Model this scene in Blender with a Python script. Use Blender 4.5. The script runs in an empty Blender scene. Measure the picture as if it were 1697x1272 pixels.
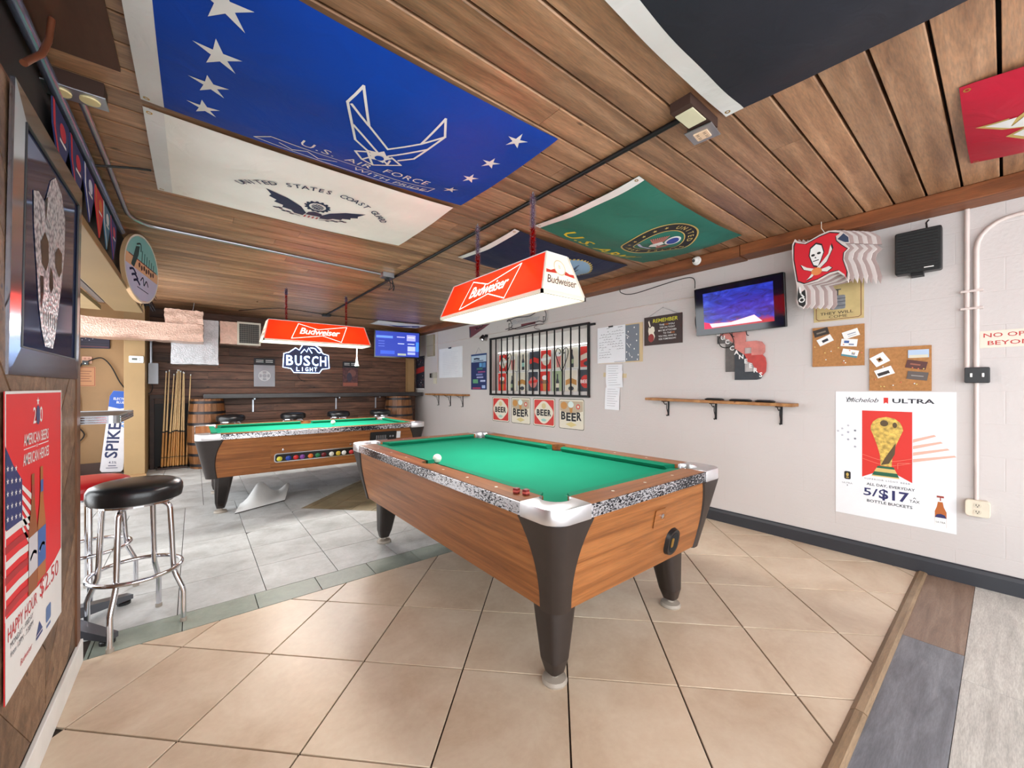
import bpy, bmesh, math, random
from mathutils import Matrix, Vector
from mathutils.geometry import tessellate_polygon
random.seed(7)
S = bpy.context.scene
COL = S.collection
PI = math.pi

def lin(c):
    c = c / 255.0
    return c / 12.92 if c <= 0.04045 else ((c + 0.055) / 1.055) ** 2.4
def C(r, g, b): return (lin(r), lin(g), lin(b), 1.0)

# ------------------------------------------------------------ camera, world, lights, exposure
cam_d = bpy.data.cameras.new('camera'); cam = bpy.data.objects.new('camera', cam_d); COL.objects.link(cam)
YAW = math.radians(38.75)
cam.location = (0, 0, 1.25); cam.rotation_euler = (PI / 2, 0, -YAW)
cam_d.sensor_width = 36; cam_d.lens = 656 / 1697 * 36; cam_d.shift_y = 6 / 1697; cam_d.clip_start = 0.02
S.camera = cam
S.view_settings.view_transform = 'Standard'; S.view_settings.look = 'None'
S.view_settings.gamma = 1; S.view_settings.use_curve_mapping = False
S.view_settings.exposure = 0.38
WORLD_STRENGTH = 4.4
w = bpy.data.worlds.new('daylight'); S.world = w; w.use_nodes = True
bg = w.node_tree.nodes['Background']; bg.inputs[0].default_value = (0.93, 0.97, 1.0, 1); bg.inputs[1].default_value = WORLD_STRENGTH
NEAR_LAMP_W, FAR_LAMP_W = 23, 52
def area(name, loc, sx, sy, power, col=(1, 1, 1), rot=(0, 0, 0)):
    l = bpy.data.lights.new(name, 'AREA'); l.shape = 'RECTANGLE'; l.size = sx; l.size_y = sy; l.energy = power; l.color = col
    o = bpy.data.objects.new(name, l); COL.objects.link(o); o.location = loc; o.rotation_euler = rot
    return o

# ------------------------------------------------------------ materials
MATS = {}
def nodes(name):
    m = bpy.data.materials.new(name); m.use_nodes = True; nt = m.node_tree
    return m, nt, nt.nodes['Principled BSDF'], nt.links
def coords(nt, scale, rnd=True):
    L = nt.links
    tc = nt.nodes.new('ShaderNodeTexCoord'); mp = nt.nodes.new('ShaderNodeMapping'); mp.inputs['Scale'].default_value = scale
    L.new(tc.outputs['Object'], mp.inputs['Vector'])
    if rnd:
        oi = nt.nodes.new('ShaderNodeObjectInfo'); mu = nt.nodes.new('ShaderNodeVectorMath'); mu.operation = 'MULTIPLY'
        mu.inputs[1].default_value = (37.0, 53.0, 71.0); L.new(oi.outputs['Random'], mu.inputs[0])
        L.new(mu.outputs[0], mp.inputs['Location'])
    return mp
def mixc(nt, fac, a, b, mode='MIX'):
    n = nt.nodes.new('ShaderNodeMix'); n.data_type = 'RGBA'; n.blend_type = mode
    for s, v in ((n.inputs[0], fac), (n.inputs[6], a), (n.inputs[7], b)):
        if hasattr(v, 'is_linked') or hasattr(v, 'links'): nt.links.new(v, s)
        else: s.default_value = v
    return n.outputs[2]
def rnd_bright(nt, col, lo, hi):
    oi = nt.nodes.new('ShaderNodeObjectInfo'); mr = nt.nodes.new('ShaderNodeMapRange')
    mr.inputs[3].default_value = lo; mr.inputs[4].default_value = hi; nt.links.new(oi.outputs['Random'], mr.inputs[0])
    hv = nt.nodes.new('ShaderNodeHueSaturation'); nt.links.new(mr.outputs[0], hv.inputs['Value']); nt.links.new(col, hv.inputs['Color'])
    return hv.outputs[0]
def noise(nt, vec, scale, detail=4, rough=.55, dist=0):
    n = nt.nodes.new('ShaderNodeTexNoise'); n.inputs['Scale'].default_value = scale; n.inputs['Detail'].default_value = detail
    n.inputs['Roughness'].default_value = rough; n.inputs['Distortion'].default_value = dist
    nt.links.new(vec.outputs[0], n.inputs['Vector']); return n.outputs[0]
def ramp(nt, fac, stops):
    r = nt.nodes.new('ShaderNodeValToRGB'); e = r.color_ramp.elements
    while len(e) < len(stops): e.new(.5)
    for k, (p, c) in enumerate(stops): e[k].position = p; e[k].color = c
    nt.links.new(fac, r.inputs[0]); return r.outputs[0]
def bump(nt, bsdf, h, strength, dist=.01):
    b = nt.nodes.new('ShaderNodeBump'); b.inputs['Strength'].default_value = strength; b.inputs['Distance'].default_value = dist
    nt.links.new(h, b.inputs['Height']); nt.links.new(b.outputs[0], bsdf.inputs['Normal'])
def mat(name, col, rough=.5, metal=0, var=.08, scale=6, bmp=0, bscale=60, spec=.5, coat=0, rnd=None):
    if name in MATS: return MATS[name]
    m, nt, b, L = nodes(name)
    mp = coords(nt, (1, 1, 1)); f = noise(nt, mp, scale)
    lo = tuple(c * (1 - var) for c in col[:3]) + (1,); hi = tuple(min(1, c * (1 + var)) for c in col[:3]) + (1,)
    c = ramp(nt, f, [(.3, lo), (.7, hi)])
    if rnd: c = rnd_bright(nt, c, *rnd)
    L.new(c, b.inputs['Base Color'])
    b.inputs['Roughness'].default_value = rough; b.inputs['Metallic'].default_value = metal
    b.inputs['Specular IOR Level'].default_value = spec; b.inputs['Coat Weight'].default_value = coat
    if bmp: bump(nt, b, noise(nt, mp, bscale), bmp)
    MATS[name] = m; return m
def wood(name, dark, mid, light, stretch=(1, 12, 12), scale=2.0, rough=.45, rnd=(.8, 1.15), bmp=.15, spec=.4, coat=0, knots=True):
    m, nt, b, L = nodes(name)
    mp = coords(nt, stretch); g = noise(nt, mp, scale, 6, .6, .6)
    c = ramp(nt, g, [(.28, dark), (.5, mid), (.72, light)])
    mp2 = coords(nt, tuple(s * 4 for s in stretch)); fine = noise(nt, mp2, scale * 3, 3)
    c = mixc(nt, .35, c, ramp(nt, fine, [(.35, tuple(v * .55 for v in dark[:3]) + (1,)), (.65, light)]), 'OVERLAY')
    if knots:
        mp3 = coords(nt, tuple(math.sqrt(s) * 1.3 for s in stretch)); k = nt.nodes.new('ShaderNodeTexVoronoi'); k.inputs['Scale'].default_value = 2.2
        L.new(mp3.outputs[0], k.inputs['Vector'])
        c = mixc(nt, ramp(nt, k.outputs[0], [(.035, (1, 1, 1, 1)), (.09, (0, 0, 0, 1))]), c, tuple(v * .4 for v in dark[:3]) + (1,))
    c = rnd_bright(nt, c, *rnd)
    L.new(c, b.inputs['Base Color']); b.inputs['Roughness'].default_value = rough
    b.inputs['Specular IOR Level'].default_value = spec; b.inputs['Coat Weight'].default_value = coat
    if bmp: bump(nt, b, fine, bmp, .004)
    MATS[name] = m; return m
def emit(name, col, strength, base=None):
    if name in MATS: return MATS[name]
    m, nt, b, L = nodes(name)
    b.inputs['Base Color'].default_value = base or col; b.inputs['Emission Color'].default_value = col
    b.inputs['Emission Strength'].default_value = strength; b.inputs['Roughness'].default_value = .4
    MATS[name] = m; return m
_pc = {}
def ink(r, g, b, rough=.55):
    k = (r, g, b)
    if k not in _pc: _pc[k] = mat('print_%02x%02x%02x' % k, C(r, g, b), rough, var=.03)
    return _pc[k]

# ------------------------------------------------------------ geometry collector
_tc = {}
def text_mesh(s, bold, shear, spacing):
    k = (s, bold, shear, spacing)
    if k not in _tc:
        c = bpy.data.curves.new('lettering', 'FONT'); c.body = s; c.resolution_u = 2; c.offset = bold; c.shear = shear
        c.space_character = spacing; c.size = 1
        o = bpy.data.objects.new('lettering', c); m = bpy.data.meshes.new_from_object(o)
        v = [(p.co.x, p.co.y) for p in m.vertices]; f = [tuple(q.vertices) for q in m.polygons]
        bpy.data.objects.remove(o); bpy.data.curves.remove(c); bpy.data.meshes.remove(m)
        xs = [p[0] for p in v] or [0, 1]; ys = [p[1] for p in v] or [0, 1]
        _tc[k] = (v, f, min(xs), max(xs), min(ys), max(ys))
    return _tc[k]

class G:
    def __init__(s): s.v = []; s.f = []
    def add(s, v, f):
        n = len(s.v); s.v += [tuple(p) for p in v]; s.f += [tuple(i + n for i in q) for q in f]; return s
    def box(s, x0, x1, y0, y1, z0, z1):
        return s.add([(x0, y0, z0), (x1, y0, z0), (x1, y1, z0), (x0, y1, z0), (x0, y0, z1), (x1, y0, z1), (x1, y1, z1), (x0, y1, z1)],
                     [(3, 2, 1, 0), (4, 5, 6, 7), (0, 1, 5, 4), (1, 2, 6, 5), (2, 3, 7, 6), (3, 0, 4, 7)])
    def frust(s, a, z0, b, z1):   # two equal-length rings
        n = len(a)
        v = [(p[0], p[1], z0) for p in a] + [(p[0], p[1], z1) for p in b]
        f = [(i, (i + 1) % n, n + (i + 1) % n, n + i) for i in range(n)]
        for off, rev in ((0, True), (n, False)):
            for t in tessellate_polygon([[Vector((v[off + i][0], v[off + i][1], 0)) for i in range(n)]]):
                q = tuple(off + i for i in t)
                f.append(q)
        return s.add(v, f)
    def prism(s, p, z0, z1): return s.frust(p, z0, p, z1)
    def flat(s, p, z=0):
        return s.add([(a, b, z) for a, b in p], [t for t in tessellate_polygon([[Vector((a, b, 0)) for a, b in p]])])
    def rect(s, x0, x1, y0, y1, z=0): return s.add([(x0, y0, z), (x1, y0, z), (x1, y1, z), (x0, y1, z)], [(0, 1, 2, 3)])
    def disc(s, x, y, rx, ry=None, z=0, n=24): return s.flat(ell(x, y, rx, ry or rx, n), z)
    def ring(s, x, y, r0, r1, z=0, n=28, ky=1, a0=0, a1=2 * PI):
        for i in range(n):
            t, u = a0 + (a1 - a0) * i / n, a0 + (a1 - a0) * (i + 1) / n
            s.add([(x + r * math.cos(q), y + ky * r * math.sin(q), z) for r, q in ((r0, t), (r1, t), (r1, u), (r0, u))], [(0, 1, 2, 3)])
        return s
    def star(s, x, y, r, z=0, inner=.4, rot=PI / 2):
        return s.flat([(x + (r if k % 2 == 0 else r * inner) * math.cos(rot + k * PI / 5), y + (r if k % 2 == 0 else r * inner) * math.sin(rot + k * PI / 5)) for k in range(10)], z)
    def stroke(s, pts, wd, z=0):
        for (a, b), (c, d) in zip(pts, pts[1:]):
            l = math.hypot(c - a, d - b) or 1e-6; nx, ny = -(d - b) / l * wd / 2, (c - a) / l * wd / 2; ex, ey = (c - a) / l * wd / 3, (d - b) / l * wd / 3
            s.add([(a + nx - ex, b + ny - ey, z), (a - nx - ex, b - ny - ey, z), (c - nx + ex, d - ny + ey, z), (c + nx + ex, d + ny + ey, z)], [(0, 1, 2, 3)])
        return s
    def text(s, t, x, y, h, z=0, w=None, bold=.0, shear=0, spacing=1, al='c', rot=0, arc=None):
        v, f, a, b, c, d = text_mesh(t, bold, shear, spacing)
        k = h / 0.73; kx = (w / (b - a)) if w else k
        ox = {'c': (a + b) / 2, 'l': a, 'r': b}[al]; cr, sr = math.cos(rot), math.sin(rot); out = []
        for p, q in v:
            X, Y = (p - ox) * kx, q * k
            if arc:   # bend along a circle of radius arc, centre below
                th = X / arc; R = arc + Y; X, Y = R * math.sin(th), R * math.cos(th) - arc
            out.append((x + X * cr - Y * sr, y + X * sr + Y * cr, z))
        return s.add(out, f)
    def tube(s, path, r, n=8, caps=True, closed=False):
        P = [Vector(p) for p in path]; m = len(P); R = r if isinstance(r, (list, tuple)) else [r] * m; rings = []
        up = None
        for i in range(m):
            a = P[i - 1] if (i or closed) else P[i]; b = P[(i + 1) % m] if (i < m - 1 or closed) else P[i]
            t = (b - a).normalized()
            if up is None: up = Vector((0, 0, 1)) if abs(t.z) < .9 else Vector((1, 0, 0))
            x = t.cross(up).normalized(); up = x.cross(t).normalized()
            rings.append([P[i] + R[i] * (x * math.cos(2 * PI * k / n) + up * math.sin(2 * PI * k / n)) for k in range(n)])
        v = [p for q in rings for p in q]; f = []
        for i in range(m if closed else m - 1):
            j = (i + 1) % m
            f += [(i * n + k, i * n + (k + 1) % n, j * n + (k + 1) % n, j * n + k) for k in range(n)]
        if caps and not closed: f += [tuple(range(n - 1, -1, -1)), tuple(range((m - 1) * n, m * n))]
        return s.add(v, f)
    def lathe(s, prof, n=24, c=(0, 0, 0)):
        v = [(c[0] + r * math.cos(2 * PI * k / n), c[1] + r * math.sin(2 * PI * k / n), c[2] + z) for r, z in prof for k in range(n)]
        f = [(i * n + k, i * n + (k + 1) % n, (i + 1) * n + (k + 1) % n, (i + 1) * n + k) for i in range(len(prof) - 1) for k in range(n)]
        f += [tuple(range(n - 1, -1, -1)), tuple(range((len(prof) - 1) * n, len(prof) * n))]
        return s.add(v, f)
    def grid(s, fn, nu, nv):
        v = [fn(i / nu, j / nv) for j in range(nv + 1) for i in range(nu + 1)]
        return s.add(v, [(j * (nu + 1) + i, j * (nu + 1) + i + 1, (j + 1) * (nu + 1) + i + 1, (j + 1) * (nu + 1) + i) for j in range(nv) for i in range(nu)])
    def xf(s, M): s.v = [tuple(M @ Vector(p)) for p in s.v]; return s
    def mp(s, fn): s.v = [tuple(fn(*p)) for p in s.v]; return s
def ell(x, y, rx, ry, n=24): return [(x + rx * math.cos(2 * PI * k / n), y + ry * math.sin(2 * PI * k / n)) for k in range(n)]
def rrect(x0, x1, y0, y1, r, n=4):
    out = []
    for cx, cy, a in ((x1 - r, y1 - r, 0), (x0 + r, y1 - r, 90), (x0 + r, y0 + r, 180), (x1 - r, y0 + r, 270)):
        out += [(cx + r * math.cos(math.radians(a + 90 * k / n)), cy + r * math.sin(math.radians(a + 90 * k / n))) for k in range(n + 1)]
    return out
def bez(p0, p1, p2, p3, n=8):
    o = []
    for i in range(n + 1):
        t = i / n; u = 1 - t
        o.append(tuple(u**3 * a + 3 * u * u * t * b + 3 * u * t * t * c + t**3 * d for a, b, c, d in zip(p0, p1, p2, p3)))
    return o
def crv(pts, n=6):   # Catmull-Rom through points
    o = []
    for i in range(len(pts) - 1):
        a, b, c, d = pts[max(i - 1, 0)], pts[i], pts[i + 1], pts[min(i + 2, len(pts) - 1)]
        for k in range(n):
            t = k / n
            o.append(tuple(.5 * (2 * q + (r - p) * t + (2 * p - 5 * q + 4 * r - s_) * t * t + (3 * q - p - 3 * r + s_) * t**3) for p, q, r, s_ in zip(a, b, c, d)))
    o.append(tuple(pts[-1])); return o

def make(name, g, m, parent=None, M=None, bevel=0, smooth=None, centre=True, seg=2):
    me = bpy.data.meshes.new(name); v = g.v
    c = Vector((0, 0, 0))
    if centre and v:
        lo = [min(p[i] for p in v) for i in range(3)]; hi = [max(p[i] for p in v) for i in range(3)]
        c = Vector([(a + b) / 2 for a, b in zip(lo, hi)]); v = [(p[0] - c.x, p[1] - c.y, p[2] - c.z) for p in v]
    me.from_pydata(v, [], g.f)
    if bevel or smooth is not None:
        bm = bmesh.new(); bm.from_mesh(me)
        bmesh.ops.remove_doubles(bm, verts=bm.verts, dist=1e-5)
        bmesh.ops.recalc_face_normals(bm, faces=bm.faces)
        if bevel:
            ed = [e for e in bm.edges if len(e.link_faces) == 2 and e.calc_face_angle(0) > .6]
            bmesh.ops.bevel(bm, geom=ed, offset=bevel, segments=seg, affect='EDGES', profile=.5)
        bm.to_mesh(me); bm.free()
    if smooth is not None:
        me.shade_smooth(); me.set_sharp_from_angle(angle=math.radians(smooth))
    me.materials.append(m)
    o = bpy.data.objects.new(name, me); COL.objects.link(o)
    base = Matrix.Translation(c)
    if parent: o.parent = parent; o.matrix_basis = base
    else: o.matrix_basis = (M or Matrix()) @ base
    return o
part = make
def sub(name, g, m, parent, **k):   # a child whose geometry is given in the grand-parent's frame
    o = make(name, g, m, parent, **k); o.matrix_basis = parent.matrix_basis.inverted() @ o.matrix_basis; return o
def tag(o, label, cat, group=None):
    o['label'] = label; o['category'] = cat
    if group: o['group'] = group
    return o
def thing(name, label, cat, M=None, group=None):
    o = bpy.data.objects.new(name, None); COL.objects.link(o); o.empty_display_size = .05
    if M is not None: o.matrix_basis = M
    return tag(o, label, cat, group)
def struct(name, g, m, **k):
    o = make(name, g, m, **k); o['kind'] = 'structure'; return o
def dup(o, parent=None, M=None):
    c = o.copy(); COL.objects.link(c)
    if parent: c.parent = parent
    if M is not None: c.matrix_basis = M
    for ch in list(o.children): dup(ch, c)
    return c
def FR(kind, p):
    ax = {'R': ((0, -1, 0), (0, 0, 1), (-1, 0, 0)), 'B': ((1, 0, 0), (0, 0, 1), (0, -1, 0)), 'L': ((0, 1, 0), (0, 0, 1), (1, 0, 0)),
          'C': ((1, 0, 0), (0, -1, 0), (0, 0, -1)), 'F': ((1, 0, 0), (0, 1, 0), (0, 0, 1))}[kind]
    M = Matrix.Identity(4)
    for i, a in enumerate(ax):
        for j in range(3): M[j][i] = a[j]
    return Matrix.Translation(Vector(p)) @ M
def RZ(a): return Matrix.Rotation(a, 4, 'Z')
T = Matrix.Translation

# shared materials
M_chrome = mat('chrome', C(215, 215, 220), .12, 1, .03)
M_steel = mat('galvanised_steel', C(175, 178, 185), .35, 1, .1)
M_black = mat('black_plastic', C(22, 22, 24), .4)
M_iron = mat('black_iron', C(18, 18, 20), .5, .3)
M_white = mat('white_paint', C(225, 224, 220), .5)
M_paper = mat('white_paper', C(222, 224, 228), .7, var=.03)
M_brass = mat('brass', C(190, 150, 70), .35, .9)
M_cable = mat('black_cable', C(20, 18, 18), .6)
# ============================================================ structure
H = 2.48; XR = 3.85; YB = 8.25; XL = -.41; YW = 2.62
def clip(poly, a, b, c):
    out = []
    for i in range(len(poly)):
        p, q = poly[i], poly[(i + 1) % len(poly)]; dp = a * p[0] + b * p[1] - c; dq = a * q[0] + b * q[1] - c
        if dp <= 0: out.append(p)
        if (dp < 0 < dq) or (dq < 0 < dp):
            t = dp / (dp - dq); out.append((p[0] + t * (q[0] - p[0]), p[1] + t * (q[1] - p[1])))
    return out
def cliprect(p, x0, x1, y0, y1):
    for h in ((-1, 0, -x0), (1, 0, x1), (0, -1, -y0), (0, 1, y1)):
        if p: p = clip(p, *h)
    return p
def parea(p): return abs(sum(p[i][0] * p[(i + 1) % len(p)][1] - p[(i + 1) % len(p)][0] * p[i][1] for i in range(len(p)))) / 2 if len(p) > 2 else 0
def inset(p, d):
    if sum(p[i][0] * p[(i + 1) % len(p)][1] - p[(i + 1) % len(p)][0] * p[i][1] for i in range(len(p))) < 0: p = p[::-1]
    q = list(p)
    for i in range(len(p)):
        (ax, ay), (bx, by) = p[i], p[(i + 1) % len(p)]; l = math.hypot(bx - ax, by - ay)
        if l < 1e-4: continue
        nx, ny = (by - ay) / l, -(bx - ax) / l
        q = clip(q, nx, ny, nx * ax + ny * ay - d)
        if not q: return []
    return q
def slab(poly, ztop, zbot, cham=.001):
    g = G(); top = inset(poly, cham)
    if len(top) != len(poly) or not top: return g.prism(poly, zbot, ztop)
    p = poly if sum(poly[i][0] * poly[(i + 1) % len(poly)][1] - poly[(i + 1) % len(poly)][0] * poly[i][1] for i in range(len(poly))) > 0 else poly[::-1]
    k = min(range(len(top)), key=lambda i: (top[i][0] - p[0][0])**2 + (top[i][1] - p[0][1])**2); top = top[k:] + top[:k]
    g.frust(p, ztop - cham, top, ztop); g.frust(p, zbot, p, ztop - cham); return g

# floor -------------------------------------------------------
M_grout = mat('grout', C(52, 40, 33), .9, bmp=.2)
floor = struct('floor', G().box(-1.6, 4.05, -2.2, YB + .1, -.12, -.008), M_grout)
def tile_mat(name, c1, c2, c3, rough, rnd, scale=3, spec=.5):
    m, nt, b, L = nodes(name); mp = coords(nt, (1, 1, 1)); n1 = noise(nt, mp, scale, 6, .65, .4)
    c = ramp(nt, n1, [(.3, c1), (.5, c2), (.7, c3)]); n2 = noise(nt, mp, scale * 14, 3)
    c = mixc(nt, .18, c, ramp(nt, n2, [(.35, c1), (.65, c3)]), 'OVERLAY'); c = rnd_bright(nt, c, *rnd)
    L.new(c, b.inputs['Base Color'])
    rr = nt.nodes.new('ShaderNodeMapRange'); rr.inputs[3].default_value = rough - .08; rr.inputs[4].default_value = rough + .1; L.new(n1, rr.inputs[0]); L.new(rr.outputs[0], b.inputs['Roughness'])
    b.inputs['Specular IOR Level'].default_value = spec; bump(nt, b, n2, .06, .004); MATS[name] = m; return m
M_beige = tile_mat('beige_ceramic', C(190, 169, 146), C(205, 187, 166), C(216, 200, 181), .36, (.95, 1.04))
M_grey = tile_mat('grey_slate', C(158, 158, 156), C(183, 184, 183), C(200, 201, 201), .45, (.92, 1.05), 4)
M_strip = tile_mat('green_grey_slate', C(128, 138, 128), C(146, 154, 143), C(160, 166, 155), .42, (.92, 1.06), 5)
M_olive = tile_mat('olive_slate', C(120, 108, 84), C(140, 127, 100), C(156, 144, 118), .45, (.92, 1.06), 5)
st = .326; g0 = .005
full = [(0, -st + g0), (st - g0, 0), (0, st - g0), (-st + g0, 0)]
fm = None
for i in range(-3, 14):
    for j in range(-2, 9):
        if (i + j) % 2: continue
        cx, cy = .605 + st * i, 2.487 - st * (j - 1) - 0 
        p = [(cx + a, cy + b) for a, b in full]; q = cliprect(p, XL + .012, XR - .02, .378, 2.643)
        if parea(q) < .0004: continue
        if abs(parea(q) - parea(p)) < 1e-6 and fm:
            o = bpy.data.objects.new('floor_tile', fm); COL.objects.link(o); o.parent = floor; o.matrix_basis = T((cx, cy, -.005)); 
            o.matrix_basis = floor.matrix_basis.inverted() @ T((cx, cy, -.005))
        else:
            o = sub('floor_tile', slab(q, 0, -.01), M_beige, floor)
            if abs(parea(q) - parea(p)) < 1e-6: fm = o.data
for k in range(-3, 12):   # border course
    x0 = .285 + .334 * k + .002; x1 = x0 + .330
    q = cliprect([(x0, 2.648), (x1, 2.648), (x1, 2.850), (x0, 2.850)], XL + .012, XR - .02, 0, 9)
    if parea(q) > .002: sub('border_tile', slab(q, 0, -.01), M_strip, floor)
DC = (1.78, 4.57, .92)
def outside_diamond(p):
    hp = [(sx, sy, sx * DC[0] + sy * DC[1] + DC[2]) for sx, sy in ((1, 1), (1, -1), (-1, 1), (-1, -1))]; out = []; rest = p
    for a, b, c in hp:
        if not rest: break
        o = clip(rest, -a, -b, -c)
        if parea(o) > .0008: out.append(o)
        rest = clip(rest, a, b, c)
    return out, rest
for i in range(-5, 9):
    for j in range(0, 13):
        off = 0 if j < 6 else .15
        x0 = .347 + .42 * i + off; y0 = 2.853 + .4155 * j
        q = cliprect([(x0 + .002, y0 + .002), (x0 + .418, y0 + .002), (x0 + .418, y0 + .4135), (x0 + .002, y0 + .4135)], -1.49, XR - .02, 2.85, YB - .001)
        if parea(q) < .003: continue
        ps, _ = outside_diamond(q)
        if not ps: continue
        g = G()
        for p in ps: s_ = slab(p, 0, -.01); g.add(s_.v, s_.f)
        sub('floor_tile', g, M_grey, floor)
sd = .23
for i in range(-5, 6):
    for j in range(-5, 6):
        cx, cy = DC[0] + (i + j) * sd / math.sqrt(2), DC[1] + (i - j) * sd / math.sqrt(2); h = sd / math.sqrt(2) - .003
        p = [(cx, cy - h), (cx + h, cy), (cx, cy + h), (cx - h, cy)]
        _, r_ = outside_diamond(p)
        if r_ and parea(r_) > .002: sub('inset_tile', slab(r_, 0, -.01), M_olive, floor)
# vinyl planks and the reducer strip
pl_c = [wood('vinyl_brown', C(120, 100, 86), C(142, 120, 104), C(158, 138, 122), (1.5, 14, 14), 2, .4, (.97, 1.03), .05, knots=False),
        wood('vinyl_dark_grey', C(102, 104, 110), C(124, 126, 132), C(144, 146, 152), (1.5, 12, 12), 2, .4, (.97, 1.03), .05, knots=False),
        wood('vinyl_light_grey', C(166, 163, 158), C(188, 185, 180), C(205, 203, 198), (1.5, 14, 14), 2, .4, (.97, 1.03), .05, knots=False)]
vj = [(2.80, (1, 0)), (2.57, (2, 2)), (3.2, (0, 1)), (2.3, (2, 1))]
for k in range(12):
    y1 = .326 - .209 * k; y0 = y1 - .207; jx, cs = vj[k % 4]
    xs = sorted(set([-.4] + [x for x in [jx - 2.44, jx - 1.22, jx, jx + 1.22] if -.4 < x < XR - .02] + [XR - .02]))
    for n, (a, b) in enumerate(zip(xs, xs[1:])):
        ci = cs[1] if a >= jx - .01 else (cs[0] if a >= jx - 1.23 else (k + n) % 3)
        sub('floor_plank', G().box(a + .001, b - .001, y0, y1, -.01, .0), pl_c[ci], floor)
M_reducer = wood('reducer_wood', C(120, 100, 78), C(150, 128, 102), C(168, 146, 120), (1.5, 14, 14), 2, .4, (.97, 1.03), .05, knots=False)
sub('reducer_strip', G().add([(x, y, z) for x in (1.99, XR - .025) for y, z in ((.326, -.008), (.326, .006), (.338, .013), (.362, .013), (.378, .001), (.378, -.008))],
    [(i, (i + 1) % 6, 6 + (i + 1) % 6, 6 + i) for i in range(6)] + [(5, 4, 3, 2, 1, 0), (6, 7, 8, 9, 10, 11)]), M_reducer, floor)
sub('reducer_strip', G().add([(x, y, z) for x in (-.39, 1.985) for y, z in ((.326, -.008), (.326, .006), (.338, .013), (.362, .013), (.378, .001), (.378, -.008))],
    [(i, (i + 1) % 6, 6 + (i + 1) % 6, 6 + i) for i in range(6)] + [(5, 4, 3, 2, 1, 0), (6, 7, 8, 9, 10, 11)]), M_reducer, floor)

# ceiling ------------------------------------------------------
M_ceilback = mat('ceiling_deck', C(22, 16, 13), .9)
ceiling = struct('ceiling', G().box(-1.6, 4.05, -2.2, YB + .1, H + .05, H + .14), M_ceilback)
M_ceil = wood('ceiling_pine', C(124, 93, 69), C(166, 130, 99), C(200, 164, 131), (1, 9, 9), 1.6, .40, (.72, 1.12), .2, spec=.5)
y = -2.1
while y < YB - .02:
    wd = .151
    cuts = [-1.55] + sorted(random.uniform(-1, 3.3) for _ in range(random.choice((0, 1, 1, 2)))) + [XR]
    for a, b in zip(cuts, cuts[1:]):
        if b - a < .2: continue
        g = G(); z0, z1, c = H + .049, H, .004
        e_ = .006; prof = [(y + e_, z0), (y + e_, z1 + c), (y + e_ + c, z1), (y + wd - e_ - c * .4, z1), (y + wd - e_, z1 + c * .4), (y + wd - e_, z0)]
        g.add([(x, p, q) for x in (a + .001, b - .001) for p, q in prof], [(i, (i + 1) % 6, 6 + (i + 1) % 6, 6 + i) for i in range(6)] + [(5, 4, 3, 2, 1, 0), (6, 7, 8, 9, 10, 11)])
        sub('ceiling_board', g, M_ceil, ceiling)
    y += wd
sub('plywood_patch', G().box(-.5, -.222, .9, 2.14, H - .012, H - .001), wood('plywood', C(78, 50, 36), C(96, 64, 48), C(110, 76, 58), (4, 1, 4), 1.5, .6, (.95, 1.05), .05), ceiling)

# right wall with the barred window ----------------------------
def painted_block(name, c, bs=.12):
    m, nt, b, L = nodes(name); mp = coords(nt, (1, 1, 1), False); n1 = noise(nt, mp, .8, 4)
    col = ramp(nt, n1, [(.3, tuple(v * .93 for v in c[:3]) + (1,)), (.7, c)])
    spots = noise(nt, mp, 9, 2); col = mixc(nt, ramp(nt, spots, [(.2, (.5, .5, .5, 1)), (.22, (0, 0, 0, 1))]), col, tuple(v * .75 for v in c[:3]) + (1,))
    L.new(col, b.inputs['Base Color']); b.inputs['Roughness'].default_value = .6
    mp2 = coords(nt, (1, 1, 1), False); mp2.inputs['Rotation'].default_value = (PI / 2, 0, PI / 2)
    br = nt.nodes.new('ShaderNodeTexBrick'); br.inputs['Scale'].default_value = 1; br.inputs['Brick Width'].default_value = .41; br.inputs['Row Height'].default_value = .205
    br.inputs['Mortar Size'].default_value = .004; br.inputs['Mortar Smooth'].default_value = .6
    sx = nt.nodes.new('ShaderNodeSeparateXYZ'); cb = nt.nodes.new('ShaderNodeCombineXYZ'); tc = nt.nodes.new('ShaderNodeTexCoord')
    L.new(tc.outputs['Object'], sx.inputs[0]); L.new(sx.outputs['Y'], cb.inputs['X']); L.new(sx.outputs['Z'], cb.inputs['Y']); L.new(cb.outputs[0], br.inputs['Vector'])
    fine = noise(nt, mp, 45, 4)
    ad = nt.nodes.new('ShaderNodeMath'); ad.operation = 'MULTIPLY_ADD'; ad.inputs[1].default_value = -.8; L.new(br.outputs['Fac'], ad.inputs[0]); L.new(fine, ad.inputs[2])
    bump(nt, b, ad.outputs[0], bs, .01); MATS[name] = m; return m
M_wallR = painted_block('painted_block', C(197, 190, 187), .22)
WY0, WY1, WZ0, WZ1 = 3.27, 5.32, 1.15, 2.04
g = G()
for y0, y1, z0, z1 in ((-2.2, WY0, 0, H), (WY1, YB + .1, 0, H), (WY0, WY1, 0, WZ0), (WY0, WY1, WZ1, H)): g.box(XR, XR + .2, y0, y1, z0 - .01, z1 + .05)
wall_right = struct('wall_right', g, M_wallR, centre=False)
win = struct('window_1', G().box(XR + .16, XR + .19, WY0, WY1, WZ0, WZ1), mat('window_board', C(214, 210, 204), .5))
sub('window_sill', G().box(XR + .001, XR + .16, WY0, WY1, WZ0 - .001, WZ0 + .012), M_white, win)
sub('light_strip', G().box(XR + .09, XR + .105, WY0 + .04, WY1 - .04, 1.815, 1.83), emit('led_strip', (1, 1, 1, 1), 2.2), win)
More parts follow.
